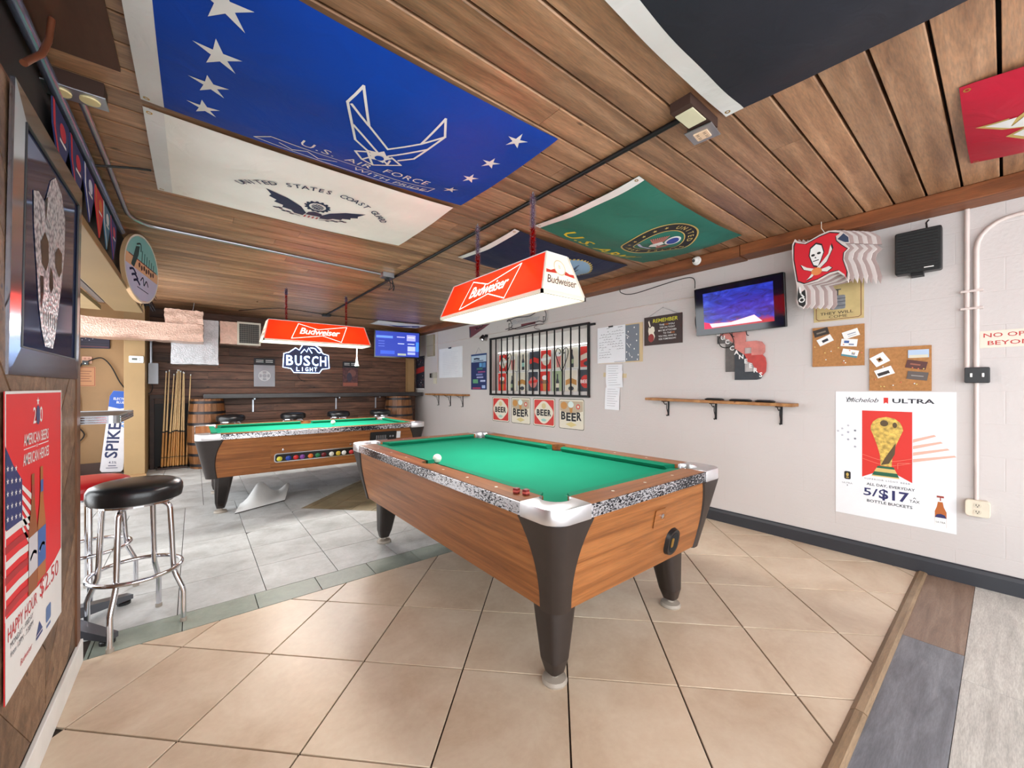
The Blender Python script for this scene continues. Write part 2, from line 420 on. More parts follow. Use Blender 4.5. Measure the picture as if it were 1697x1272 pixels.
M_beam = wood('beam_wood', C(96, 55, 28), C(132, 80, 44), C(158, 102, 60), (9, 1, 9), 1.6, .5, (.92, 1.06), .25)
struct('trim_1', G().box(3.66, XR - .001, -2.2, 1.43, 2.385, H - .001), M_beam, bevel=.006)
struct('trim_2', G().box(3.665, XR - .001, 1.434, YB - .001, 2.378, H - .001), M_beam, bevel=.006)
M_bbR = mat('black_baseboard', C(44, 46, 52), .4)
bb = [(XR - .022, 0), (XR - .022, .085), (XR - .014, .105), (XR - .006, .112), (XR - .001, .112), (XR - .001, 0)]
struct('baseboard_right', G().add([(x, y, z) for y in (-2.2, YB - .001) for x, z in bb], [(i, (i + 1) % 6, 6 + (i + 1) % 6, 6 + i) for i in range(6)] + [(0, 1, 2, 3, 4, 5), (11, 10, 9, 8, 7, 6)]), M_bbR)
# back wall of stained planks ----------------------------------
wall_back = struct('wall_back', G().box(-.54, XR + .1, YB + .019, YB + .12, 0, H + .05), mat('wall_backing', C(24, 18, 15), .8))
M_plank = wood('stained_plank', C(70, 47, 36), C(114, 79, 60), C(148, 108, 84), (1.1, 9, 9), 1.7, .5, (.75, 1.2), .2)
z = 0.0
while z < H - .01:
    h = min(.138, H - z); cuts = [-.54] + sorted(random.uniform(-.2, 3.5) for _ in range(random.choice((1, 2, 2, 3)))) + [XR - .002]
    for a, b in zip(cuts, cuts[1:]):
        if b - a > .15 or 1: sub('wall_plank', G().box(a + .001, b - .001, YB + random.uniform(0, .003), YB + .018, z + .004, z + h - .004), M_plank, wall_back)
    z += .138
M_tan = mat('tan_paint', C(158, 129, 88), .6, var=.06, scale=3, bmp=.05)
M_tan2 = mat('tan_panel', C(160, 124, 82), .55, var=.08, scale=3)
struct('wall_alcove_back', G().box(-1.6, -.541, YB, YB + .12, -.01, H + .05), M_tan2)
struct('baseboard_alcove', G().box(-1.5, -.78, YB - .02, YB - .0005, 0, .16), mat('brown_baseboard', C(70, 46, 36), .5))
g = G()
for y0, y1, z0, z1 in ((2.0, 3.0, -.01, H + .05), (7.7, YB + .1, -.01, H + .05), (3.0, 7.7, -.01, .25), (3.0, 7.7, 2.25, H + .05)): g.box(-1.7, -1.5, y0, y1, z0, z1)
struct('wall_alcove_left', g, M_tan2)
struct('pillar', G().box(-.76, -.545, 7.63, YB - .001, 0, H), M_tan, bevel=.004)
struct('trim_3', G().box(3.62, 3.76, YB - .14, YB - .004, 1.16, 2.375), M_tan2)
struct('trim_4', G().box(-.80, -.53, 7.60, 7.63, 0, .035), M_tan2)
# left stub wall with chevron planks ---------------------------
wall_left = struct('wall_left', G().box(XL - .13, XL - .016, .4, YW, 0, 2.12), mat('stud_wall', C(60, 48, 40), .8))
M_chev = wood('reclaimed_plank', C(94, 72, 54), C(132, 104, 80), C(160, 133, 106), (1, 10, 10), 1.7, .6, (.6, 1.25), .25)
cw = .44; px1 = YW - .05; pw = .135; n = 0
while px1 > .45:
    px0 = px1 - cw; up = n % 2 == 0
    for k in range(-4, 26):
        b0 = k * pw * 1.414
        q = [(px0, b0), (px1, b0 + (cw if up else -cw)), (px1, b0 + (cw if up else -cw) + pw * 1.414 - .004), (px0, b0 + pw * 1.414 - .004)]
        q = cliprect(q, px0 + .001, px1 - .001, .11, 2.12)
        if parea(q) < .001: continue
        gg = G().prism(q, 0, .014 + random.uniform(0, .003)); gg.xf(FR('L', (XL - .016, 0, 0)))
        o = sub('wall_plank', gg, M_chev, wall_left)
    px1 = px0; n += 1
sub('edge_board', G().box(XL - .132, XL + .006, YW - .05, YW + .012, .0, 2.12), wood('edge_board_wood', C(90, 58, 36), C(118, 80, 52), C(138, 98, 66), (9, 9, 1), 1.6, .55, (.95, 1.05), .15), wall_left)
struct('baseboard_left', G().box(XL - .001, XL + .014, .4, YW + .02, 0, .105), M_white, bevel=.003)
# soffit over the alcove opening -------------------------------
M_soff = mat('soffit_tan', C(138, 110, 72), .5, var=.06, scale=2)
soffit = struct('soffit', G().box(-.60, -.455, YW + .02, 5.43, 2.03, H - .001), mat('soffit_dark', C(42, 34, 32), .7))
sub('soffit_board', G().box(-.61, -.40, YW + .02, 5.43, 2.0, 2.03), M_soff, soffit, bevel=.003)
sub('soffit_lip', G().box(-.452, -.43, YW + .02, 5.43, 2.031, 2.10), M_soff, soffit)
sub('soffit_near_face', G().box(-.60, -.455, .4, YW + .018, 2.122, H - .001), MATS['soffit_dark'], soffit)
sub('soffit_lip', G().box(-.454, -.415, .4, YW + .018, 2.122, 2.14), M_beam, soffit)
sub('metal_channel', G().box(-.70, -.66, YW + .02, 5.3, 2.05, 2.08), M_steel, soffit)
struct('trim_5', G().box(-1.2, -.72, YW + .3, 5.6, 2.02, 2.06), M_tan)
# ============================================================ pool tables
M_lamY = wood('laminate_long', C(112, 70, 36), C(150, 98, 54), C(176, 122, 72), (26, 1, 26), 1.3, .32, (.98, 1.02), .02, knots=False)
M_lamX = wood('laminate_end', C(112, 70, 36), C(150, 98, 54), C(176, 122, 72), (1, 26, 26), 1.3, .32, (.98, 1.02), .02, knots=False)
M_legbrown = mat('dark_brown_vinyl', C(42, 34, 31), .38, var=.1, scale=20)
M_felt = mat('green_felt', C(16, 128, 97), .9, var=.05, scale=3, bmp=.05, bscale=400, spec=.15)
M_cush = mat('green_cushion', C(14, 118, 88), .85, var=.05, spec=.2)
M_cast = mat('cast_aluminium', C(222, 220, 222), .3, .85, .05, 12)
M_rubber = mat('grey_rubber', C(150, 140, 128), .6)
def chipped(name):
    m, nt, b, L = nodes(name); mp = coords(nt, (1, 1, 2.2)); n1 = noise(nt, mp, 62, 4, .75, .5); n2 = noise(nt, mp, 1.6, 2)
    ad = nt.nodes.new('ShaderNodeMath'); ad.operation = 'MULTIPLY_ADD'; ad.inputs[1].default_value = .55; L.new(n2, ad.inputs[0]); L.new(n1, ad.inputs[2])
    f = ramp(nt, ad.outputs[0], [(.76, (0, 0, 0, 1)), (.79, (1, 1, 1, 1))])
    L.new(mixc(nt, f, C(24, 26, 34), C(205, 202, 205)), b.inputs['Base Color']); b.inputs['Metallic'].default_value = .7; b.inputs['Roughness'].default_value = .25
    MATS[name] = m; return m
M_chip = chipped('chipped_chrome')
HW, HL = .6675, 1.18
def pool_table(name, label, M, front=False):
    t = thing(name, label, 'pool table', M, 'coin-operated pool tables')
    zt, zb, ins = .752, .366, .088
    part('cabinet', G().frust(rrect(-HW + ins + .008, HW - ins - .008, -HL + ins + .008, HL - ins - .008, .055), zb, rrect(-HW + .018, HW - .018, -HL + .018, HL - .018, .055), zt), mat('cabinet_core', C(60, 38, 22), .6), t)
    for s in (-1, 1):
        a0, a1 = HW - ins, HW - .008
        v = []
        for off in (0, -.012):
            v += [(s * (a0 + off), -HL + ins + .03, zb), (s * (a0 + off), HL - ins - .03, zb), (s * (a1 + off), HL - .05, zt), (s * (a1 + off), -HL + .05, zt)]
        q = [(0, 1, 2, 3), (7, 6, 5, 4), (0, 4, 5, 1), (1, 5, 6, 2), (2, 6, 7, 3), (3, 7, 4, 0)]
        part('side_panel', G().add(v, q), M_lamY, t, smooth=20)
        b0, b1 = HL - ins, HL - .008; v = []
        for off in (0, -.012):
            v += [(-HW + ins + .03, s * (b0 + off), zb), (HW - ins - .03, s * (b0 + off), zb), (HW - .05, s * (b1 + off), zt), (-HW + .05, s * (b1 + off), zt)]
        part('end_panel', G().add(v, q), M_lamX, t, smooth=20)
    for sx in (-1, 1):
        for sy in (-1, 1):
            rows = 10; ring = []
            for r in range(rows + 1):
                u = r / rows; z_ = zb - .006 + (zt - .004 - zb) * u; e = .088 + .125 * u ** 2.4; k = ins * (1 - u) + .008 * u
                for off in (.006, -.006):
                    X, Y = HW - k + off, HL - k + off; R = .062; p = [(X - e, Y)]
                    p += [(X - R + R * math.sin(a), Y - R + R * math.cos(a)) for a in [PI / 2 * i / 7 for i in range(8)]] + [(X, Y - e)]
                    ring.append([(sx * a, sy * b, z_) for a, b in p])
            v = [p for q in ring for p in q]; n = 10; f = []
            for r in range(rows):
                A, B, Cc, D = 2 * r * n, (2 * r + 1) * n, (2 * r + 2) * n, (2 * r + 3) * n
                for i in range(n - 1): f += [(A + i, A + i + 1, Cc + i + 1, Cc + i), (D + i, D + i + 1, B + i + 1, B + i)]
                f += [(A, Cc, D, B), (A + n - 1, B + n - 1, D + n - 1, Cc + n - 1)]
            for r in (0, rows):
                A, B = 2 * r * n, (2 * r + 1) * n; f += [(A + i, B + i, B + i + 1, A + i + 1) for i in range(n - 1)]
            part('corner_cover', G().add(v, f), M_legbrown, t, smooth=40)
            ct, cb = (sx * .440, sy * .945), (sx * .468, sy * .975)
            sq = lambda c, h: [(c[0] + a, c[1] + b) for a, b in rrect(-h, h, -h, h, h * .5)]
            lg = part('leg', G().frust(sq(cb, .034), .045, sq((cb[0] * .9 + ct[0] * .1, cb[1] * .9 + ct[1] * .1), .05), .10).frust(sq((cb[0] * .9 + ct[0] * .1, cb[1] * .9 + ct[1] * .1), .05), .10, sq(ct, .085), .40), M_legbrown, t, smooth=35)
            sub('foot', G().lathe([(.054, 0), (.056, .008), (.05, .02), (.018, .026), (.016, .05)], 20, (cb[0], cb[1], 0)), M_rubber, lg, smooth=40)
            c = []   # corner casting
            for a, b in [(.2, 0), (.075, 0)] + [(.075 - .075 * math.sin(q), .075 - .075 * math.cos(q)) for q in [PI / 2 * i / 6 for i in range(1, 6)]] + [(0, .075), (0, .2), (.125, .2)] + \
                    [(.15 + .066 * math.cos(q), .15 + .066 * math.sin(q)) for q in [math.radians(122 + (328 - 122) * i / 12) for i in range(13)]] + [(.2, .125)]:
                c.append((sx * (HW - a), sy * (HL - b)))
            cs = part('corner_casting', G().prism(c, .742, .803), M_cast, t, bevel=.004, smooth=30)
            part('pocket', G().lathe([(.066, .70), (.066, .7585)], 24, (sx * (HW - .15), sy * (HL - .15), 0)), M_black, t)
        n_ = [(.545 + .058 * math.cos(q), .058 * math.sin(q)) for q in [math.radians(-98 + (98 * 2) * i / 12) for i in range(13)]]
        n_ = [(x, y) for x, y in n_ if x >= .5375]
        part('rail', G().prism([(sx * x, y) for x, y in [(.5375, -.979), (.66, -.979), (.66, .979), (.5375, .979)] + n_[::-1]], .755, .80), M_lamY, t)
        part('side_pocket', G().lathe([(.06, .70), (.06, .7585)], 20, (sx * .548, 0, 0)).ring(sx * .545, 0, .052, .059, .7995, 20, 1, -PI / 2 if sx > 0 else PI / 2, PI / 2 if sx > 0 else PI * 1.5), M_black, t)
        part('rail_trim', G().box(min(sx * .659, sx * .668), max(sx * .659, sx * .668), -.981, .981, .746, .7985), M_chip, t, bevel=.002)
        part('end_rail', G().box(-.4665, .4665, min(sx * 1.05, sx * 1.1715), max(sx * 1.05, sx * 1.1715), .755, .80), M_lamX, t)
        part('rail_trim', G().box(-.468, .468, min(sx * 1.171, sx * 1.18), max(sx * 1.171, sx * 1.18), .746, .7985), M_chip, t, bevel=.002)
        # cushions
        prof = [(.5375, .799), (.487, .797), (.485, .790), (.505, .766), (.5375, .766)]
        for sy in (-1, 1):
            v = [(sx * x, sy * (.062 + .35 * (.5375 - x)), z_) for x, z_ in prof] + [(sx * x, sy * (.962 - .75 * (.5375 - x)), z_) for x, z_ in prof]
            part('cushion', G().add(v, [(i, (i + 1) % 5, 5 + (i + 1) % 5, 5 + i) for i in range(5)] + [(4, 3, 2, 1, 0), (5, 6, 7, 8, 9)]), M_cush, t, smooth=50)
        v = [(s * (.452 - .75 * (.5375 - x)), sx * (x + .5125), z_) for s in (-1, 1) for x, z_ in prof]
        part('cushion', G().add(v, [(i, (i + 1) % 5, 5 + (i + 1) % 5, 5 + i) for i in range(5)] + [(4, 3, 2, 1, 0), (5, 6, 7, 8, 9)]), M_cush, t, smooth=50)
    bed = []
    def arc(cx, cy, r, a0, a1, n=10): return [(cx + r * math.cos(math.radians(a0 + (a1 - a0) * i / n)), cy + r * math.sin(math.radians(a0 + (a1 - a0) * i / n))) for i in range(n + 1)]
    cxp, cyp = HW - .15, HL - .15
    bed += arc(cxp, -cyp, .062, 200, 70) + arc(.548, 0, .056, 262, 98) + arc(cxp, cyp, .062, 290, 160)
    bed += arc(-cxp, cyp, .062, 20, -110) + arc(-.548, 0, .056, 82, -82) + arc(-cxp, -cyp, .062, 110, -20)
    part('playing_surface', G().prism(bed, .753, .765), M_felt, t)
    dots = G()
    for s in (-1, 1):
        for k in (-3, -2, -1, 1, 2, 3): dots.disc(s * .60, k * .245, .008, .008, .8006, 10)
        for k in (-1, 0, 1): dots.disc(k * .245, s * 1.11, .008, .008, .8006, 10)
    o = part('rail_sight', dots, ink(225, 220, 205), t); o['kind'] = 'stuff'
    # end fittings on the -y end
    kk = (.088 - .008) / (zt - zb)
    def yend(z_): return -(HL - .008 - kk * (zt - z_)) - .001
    Mx = T((.22, yend(.50), .47)) @ Matrix.Rotation(PI / 2 + .2, 4, 'X')
    br = part('ball_return', G().frust(rrect(-.056, .056, -.072, .072, .05, 6), -.01, rrect(-.05, .05, -.066, .066, .046, 6), .012).xf(Mx), M_black, t, smooth=30)
    sub('return_opening', G().prism(rrect(-.036, .036, -.052, .052, .034, 6), .0121, .0135).xf(Mx), mat('deep_black', C(5, 5, 6), .9), br)
    sub('cue_ball_door', G().prism(rrect(-.03, -.008, -.02, .03, .01, 4), .0136, .0165).xf(Mx), M_brass, br)
    Mx2 = T((.06, yend(.64), .63)) @ Matrix.Rotation(PI / 2 + .2, 4, 'X')
    lk = part('lock_plate', G().prism(rrect(-.045, .045, -.045, .045, .006), 0, .003).xf(Mx2), M_lamX, t)
    sub('lock', G().lathe([(.012, .003), (.012, .009), (.005, .011)], 14).xf(Mx2 @ T((.012, .01, 0))), M_chrome, lk)
    if front:   # coin side on the local -x face
        def Mf(y_, z_):
            x_ = -(HW - .008 - kk * (zt - z_)) - .001
            return T((x_, y_, z_)) @ Matrix(((0, -math.sin(.2) * -1, -math.cos(.2), 0), (-1, 0, 0, 0), (0, math.cos(.2), -math.sin(.2), 0), (0, 0, 0, 1)))
        R_ = Matrix(((0, 0, -1, 0), (-1, 0, 0, 0), (0, 1, 0, 0), (0, 0, 0, 1)))
        def Mf(y_, z_):
            x_ = -(HW - .008 - kk * (zt - z_)) - .002
            return T((x_, y_, z_)) @ R_ @ Matrix.Rotation(.205, 4, 'X')
        w_ = Mf(.12, .515)
        wp = part('ball_window_panel', G().prism(rrect(-.44, .70, -.105, .115, .01), -.002, .004).xf(w_), M_lamY, t)
        sub('ball_window', G().prism(rrect(-.40, .50, -.042, .038, .02), .0041, .008).xf(w_), mat('window_black', C(20, 18, 20), .15), wp)
        sub('window_bezel', G().add(*(lambda a, b: ([(x, y, .0095) for x, y in a] + [(x, y, .0095) for x, y in b], [(i, (i + 1) % len(a), len(a) + (i + 1) % len(a), len(a) + i) for i in range(len(a))]))(rrect(-.41, .51, -.052, .048, .026), rrect(-.40, .50, -.042, .038, .02))).xf(w_), M_chrome, wp)
        bc = [(200, 190, 60), (30, 60, 150), (190, 40, 40), (120, 60, 140), (220, 110, 40), (40, 110, 70), (110, 30, 35), (225, 222, 210), (210, 180, 60), (230, 228, 220), (190, 50, 50), (30, 40, 100)]
        for k, c3 in enumerate(bc):
            g_ = G().lathe([(.026 * math.sin(a), .026 * (1 - math.cos(a)) * .5) for a in [PI / 2 + .001 - PI / 2 * i / 5 for i in range(6)]][::-1], 12)
            g_ = G().disc(0, 0, .027, .027, .004, 14)
            gg = G()
            for q in range(5):
                r0, r1 = .027 * math.cos(PI / 2 * q / 5), .027 * math.cos(PI / 2 * (q + 1) / 5); z0_, z1_ = .012 * math.sin(PI / 2 * q / 5), .012 * math.sin(PI / 2 * (q + 1) / 5)
                n = 14
                gg.add([(r_ * math.cos(2 * PI * i / n), r_ * math.sin(2 * PI * i / n), z_) for r_, z_ in ((r0, z0_), (max(r1, .0005), z1_)) for i in range(n)], [(i, (i + 1) % n, n + (i + 1) % n, n + i) for i in range(n)])
            sub('racked_ball', gg.xf(w_ @ T((-.36 + k * .072 + (.01 if k % 3 else 0), -.014, .008))), ink(*c3, rough=.2), wp, smooth=60)
        for q, (a, b) in enumerate(((-.33, .1), (.36, .1))): 
            part('lock', G().lathe([(.012, 0), (.012, .006), (.005, .008)], 12).xf(Mf(.12 - a, .515 + b - .02)), M_chrome, t)
        cp = part('coin_mechanism', G().prism(rrect(-.16, .16, -.062, .062, .008), 0, .01).xf(Mf(-.62, .655)), M_black, t)
        sl = G()
        for k in range(6): sl.box(-.09 + k * .022, -.08 + k * .022, -.025, .02, .01, .016)
        sl.box(-.10, .05, -.04, -.03, .01, .018).disc(.085, 0, .012, .012, .0105).disc(.12, 0, .012, .012, .0105)
        sub('coin_slot', sl.xf(Mf(-.62, .655)), M_steel, cp)
        sub('price_sticker', G().prism(rrect(.165, .215, -.03, .055, .003), .0, .0115).xf(Mf(-.62, .655)), M_paper, cp)
    return t
TN = (1.668, 2.18); TF = (1.18, 5.40)
pool_table('pool_table', 'near pool table with green cloth and bright corner castings beside the white wall', T((TN[0], TN[1], 0)))
pool_table('pool_table', 'far pool table with a ball window, in front of the wood plank wall', T((TF[0], TF[1], 0)) @ RZ(PI / 2), True)
def ball(x, y, z_, r=.0285, n=20):
    return G().lathe([(max(r * math.sin(PI * i / 12), .0004), r - r * math.cos(PI * i / 12)) for i in range(13)], n, (x, y, z_))
M_ivory = mat('ivory_ball', C(232, 228, 215), .15, var=.02)
tag(make('cue_ball', ball(1.217, 2.285, .767), M_ivory, smooth=80), 'white cue ball on the near table by its side pocket', 'ball', 'cue balls')
tag(make('cue_ball', ball(1.42, 5.52, .767), M_ivory, smooth=80), 'white cue ball on the far pool table', 'ball', 'cue balls')
for k, (x, y, a) in enumerate(((1.072, 1.305, .3), (1.088, 1.262, .1))):
    c = thing('chalk_cube', ('red chalk cube on the near rail, farther of the pair', 'red chalk cube on the near rail, closest to the corner casting')[k], 'chalk', T((x, y, .8005)) @ RZ(a), 'chalk cubes')
    part('paper_wrap', G().box(-.011, .011, -.011, .011, 0, .022), ink(120, 30, 28), c, bevel=.001)
    part('label_band', G().box(-.0114, .0114, -.0114, .0114, .006, .013), ink(190, 90, 80), c)

# ============================================================ pool-table lamps
def shade_red():
    m, nt, b, L = nodes('red_acrylic'); nt.nodes.remove(b); out = nt.nodes['Material Output']
    mp = coords(nt, (1, 1, 1)); f = noise(nt, mp, 2)
    c = ramp(nt, f, [(.3, (.88, .11, .035, 1)), (.7, (.92, .13, .04, 1))])
    tr = nt.nodes.new('ShaderNodeBsdfTranslucent'); df = nt.nodes.new('ShaderNodeBsdfDiffuse'); gl = nt.nodes.new('ShaderNodeBsdfGlossy'); gl.inputs['Roughness'].default_value = .15
    L.new(c, tr.inputs[0]); L.new(c, df.inputs[0])
    m1 = nt.nodes.new('ShaderNodeMixShader'); m1.inputs[0].default_value = .72; L.new(df.outputs[0], m1.inputs[1]); L.new(tr.outputs[0], m1.inputs[2])
    m2 = nt.nodes.new('ShaderNodeMixShader'); m2.inputs[0].default_value = .04; L.new(m1.outputs[0], m2.inputs[1]); L.new(gl.outputs[0], m2.inputs[2])
    L.new(m2.outputs[0], out.inputs[0]); return m
def shade_white(name, col, tr_w=.4):
    m, nt, b, L = nodes(name); nt.nodes.remove(b); out = nt.nodes['Material Output']
    tr = nt.nodes.new('ShaderNodeBsdfTranslucent'); df = nt.nodes.new('ShaderNodeBsdfDiffuse'); tr.inputs[0].default_value = col; df.inputs[0].default_value = col
    m1 = nt.nodes.new('ShaderNodeMixShader'); m1.inputs[0].default_value = tr_w; L.new(df.outputs[0], m1.inputs[1]); L.new(tr.outputs[0], m1.inputs[2]); L.new(m1.outputs[0], out.inputs[0]); return m
M_red = shade_red(); M_wacr = shade_white('white_acrylic', C(235, 232, 220)); M_wprint = emit('backlit_print', (1, .93, .86, 1), 1.0)
M_diff = emit('lamp_diffuser', (1, .98, .94, 1), 2.2); M_tubeglow = emit('lamp_tube', (1, .95, .86, 1), 16)
def budw(g, x, y, h, w, z, m=1):
    g.text('Budweiser', x, y - h * .36, h, z, w, .012, .35, .92)
def lamp(name, label, M, L_, power):
    t = thing(name, label, 'lamp', M, 'branded pool-table lamps')
    hb, ht, z1 = .17, .085, .235; lb, lt = L_ / 2, L_ / 2 - .055
    sl = math.hypot(hb - ht, z1)
    def fpt(u, v, n, side=-1):     # front panel: u along x, v 0..1 up, n outward
        k = v; y = hb + (ht - hb) * k; nx = z1 / sl; nz = (hb - ht) / sl
        return (u, side * (y + n * nx), z1 * k + n * nz)
    def ept(u, v, n, s=1):          # end panel
        x = lb + (lt - lb) * v; se = math.hypot(lb - lt, z1)
        return (s * (x + n * z1 / se), s * u, z1 * v + n * (lb - lt) / se)
    def plate(fn, quad, th, **k):
        v = [fn(a, b, 0, **k) for a, b in quad] + [fn(a, b, -th, **k) for a, b in quad]
        return G().add(v, [(0, 1, 2, 3), (7, 6, 5, 4), (0, 4, 5, 1), (1, 5, 6, 2), (2, 6, 7, 3), (3, 7, 4, 0)])
    fq = [(-lb, 0), (lb, 0), (lt, 1), (-lt, 1)]
    eq = [(-hb, 0), (hb, 0), (ht, 1), (-ht, 1)]
    for s in (-1, 1):
        p = part('red_shade_panel', plate(fpt, fq, .004, side=s), M_red, t)
        g = G()    # bow-tie outline and script
        bt = [(-.30, .10), (-.22, .90), (-.02, .66), (.30, .93), (.22, .06), (.02, .34), (-.30, .10)]
        g.stroke([(a * L_ / 1.12, b * sl) for a, b in bt], .007)
        budw(g, 0, .5 * sl, .085, .43 * L_ / 1.12, 0)
        g.mp(lambda x, y, z_, s=s: fpt(x if s < 0 else x, y / sl, .0015, side=s))
        if s > 0: g.v = [(-a, b, c) for a, b, c in g.v]
        sub('white_lettering', g, M_wprint, p)
        e = part('white_shade_panel', plate(ept, eq, .004, s=s), M_wacr, t)
        se = z1
        g = G(); g.text('Budweiser', 0, .22 * se, .05, 0, .24, .004, .35, .92)
        g.mp(lambda x, y, z_, s=s: ept(x, y / se, .0012, s=s)); sub('black_lettering', g, ink(30, 30, 36), e)
        g = G(); g.ring(0, .66 * se, .040, .046, 0, 24)
        g.text('B', 0, .64 * se, .022, 0, None, .01)
        g.mp(lambda x, y, z_, s=s: ept(x, y / se, .001, s=s)); sub('crest', g, ink(190, 180, 150), e)
        g = G()
        for q in (-1, 1):
            g = G().flat([(q * .115, .47 * se), (q * .03, .50 * se), (q * .045, .60 * se), (q * .075, .55 * se), (q * .11, .56 * se)])
            g.mp(lambda x, y, z_, s=s: ept(x, y / se, .001, s=s)); sub('red_ribbon', g, ink(190, 50, 36), e)
    part('top_plate', G().box(-lt, lt, -ht, ht, z1 - .004, z1 + .006), M_white, t)
    fr = G()
    for sx in (-1, 1):
        for sy in (-1, 1): fr.tube([(sx * lb, sy * hb, 0), (sx * lt, sy * ht, z1)], .006, 6)
    for s in (-1, 1): fr.box(-lb - .006, lb + .006, s * hb - .006, s * hb + .006, -.018, .004).box(s * lb - .006, s * lb + .006, -hb - .006, hb + .006, -.018, .004)
    part('frame', fr, M_wacr, t)
    part('diffuser', G().box(-lb + .01, lb - .01, -hb + .01, hb - .01, -.012, -.006), M_diff, t)
    tb = part('lamp_tube', G().tube([(-lt + .06, 0, .10), (lt - .06, 0, .10)], .018, 10), M_tubeglow, t)
    l = area(name + '_light', (0, 0, 0), L_ - .06, .28, power, (1, .97, .92)); l.parent = t; l.matrix_basis = T((0, 0, -.02))
    return t
lampN = lamp('pool_table_lamp', 'large red lit lamp over the near table, white end toward the viewer', T((1.62, 2.11, 1.775)) @ RZ(-PI / 2), 1.12, NEAR_LAMP_W)
lampF = lamp('pool_table_lamp', 'red lit lamp over the far table in front of the wood wall', T((1.21, 5.40, 1.805)), 1.2, FAR_LAMP_W)
M_tinR = mat('red_tinsel', C(200, 30, 28), .25, .6); M_tinS = mat('silver_tinsel', C(190, 170, 190), .2, .8)
def garland(x, y, z0, z1, zc, label, seed):
    random.seed(seed); t = thing('tinsel_garland', label, 'garland', T((x, y, z0)), 'tinsel on the lamp chains')
    part('chain', G().tube([(0, 0, 0), (0, 0, z1 - z0)], .004, 6), M_steel, t)
    for nm, a, b, m_, n in (('red_tinsel', 0, zc - z0, M_tinR, 1300), ('silver_tinsel', zc - z0, z1 - z0 - .02, M_tinS, 1000)):
        g = G()
        for k in range(n):
            z_ = random.uniform(a, b); an = random.uniform(0, 2 * PI); l = random.uniform(.014, .030); dz = random.uniform(-.018, .018); wv = .0026
            c_, s_ = math.cos(an), math.sin(an)
            g.add([(-s_ * wv, c_ * wv, z_), (s_ * wv, -c_ * wv, z_), (c_ * l, s_ * l, z_ + dz)], [(0, 1, 2)])
        o = part(nm, g, m_, t); o['kind'] = 'stuff'
garland(1.62, 1.815, 2.017, H - .03, 2.22, 'red and silver tinsel on the near lamp, thicker one close to its white end', 1)
garland(1.62, 2.42, 2.017, H - .03, 2.22, 'red and silver tinsel on the near lamp, far end from the viewer', 2)
garland(.86, 5.40, 2.047, H - .03, 2.36, 'dark red tinsel on the far lamp, left one', 3)
garland(1.55, 5.40, 2.047, H - .03, 2.36, 'red tinsel on the far lamp, right one', 4)
tag(make('pull_cord', G().tube([(1.665, 5.33, 1.80), (1.665, 5.33, 1.66)], .006, 8).lathe([(.006, 1.66), (.01, 1.62), (.022, 1.55), (.03, 1.535), (.006, 1.53)], 12, (1.665, 5.33, 0)), M_white, smooth=50), 'white pull cord with a cone tassel hanging from the far lamp', 'pull cord')

# ============================================================ stools
M_vinylB = mat('black_vinyl', C(26, 26, 28), .28, var=.1, bmp=.06, bscale=120); M_vinylR = mat('red_vinyl', C(190, 34, 40), .3, var=.06)
def stool(label, M, hz, vin, a0=0):
    t = thing('bar_stool', label, 'stool', M, 'round bar stools')
    zt = hz
    part('seat', G().lathe([(.165, zt - .10), (.183, zt - .092), (.188, zt - .06), (.187, zt - .035), (.176, zt - .016), (.15, zt - .004), (.08, zt + .004), (.01, zt + .005)], 36), vin, t, smooth=45)
    part('seat_plate', G().lathe([(.15, zt - .112), (.15, zt - .10)], 24), M_chrome, t)
    for k in range(4):
        a = a0 + k * PI / 2; c_, s_ = math.cos(a), math.sin(a); z_ = zt - .118
        pts = [(.04, z_)] + [(.105 + .04 * math.sin(q), z_ - .04 + .04 * math.cos(q)) for q in (0, .4, .8, 1.2, 1.57)] + [(.158, .34), (.162, .28), (.172, .25), (.198, .185), (.205, .16), (.205, .012)]
        lg = part('leg', G().tube([(r * c_, r * s_, zz) for r, zz in pts], .0125, 10), M_chrome, t, smooth=50)
        sub('glide', G().lathe([(.015, 0), (.015, .018), (.0135, .02)], 12, (.205 * c_, .205 * s_, 0)), M_rubber, lg)
    part('foot_ring', G().tube([(.182 * math.cos(2 * PI * k / 40), .182 * math.sin(2 * PI * k / 40), .30) for k in range(40)], .0105, 8, closed=True), M_chrome, t, smooth=60)
    return t
stool('black bar stool with chrome legs beside the red beer poster', T((-.235, 2.84, 0)), .765, M_vinylB, math.radians(-22))
stool('red bar stool half hidden behind the nearest black stool', T((-.49, 3.40, 0)), .715, M_vinylR, math.radians(10))
for k, (x, lab) in enumerate(((.43, 'black bar stool behind the far table, nearest the cue rack'), (1.27, 'black bar stool behind the far table, second from the cue rack'),
                              (1.98, 'black bar stool behind the far table, third from the cue rack'), (2.72, 'black bar stool behind the far table, beside the right barrel'))):
    stool(lab, T((x * 1.015, 7.45, 0)), .835, M_vinylB, .4 + k)
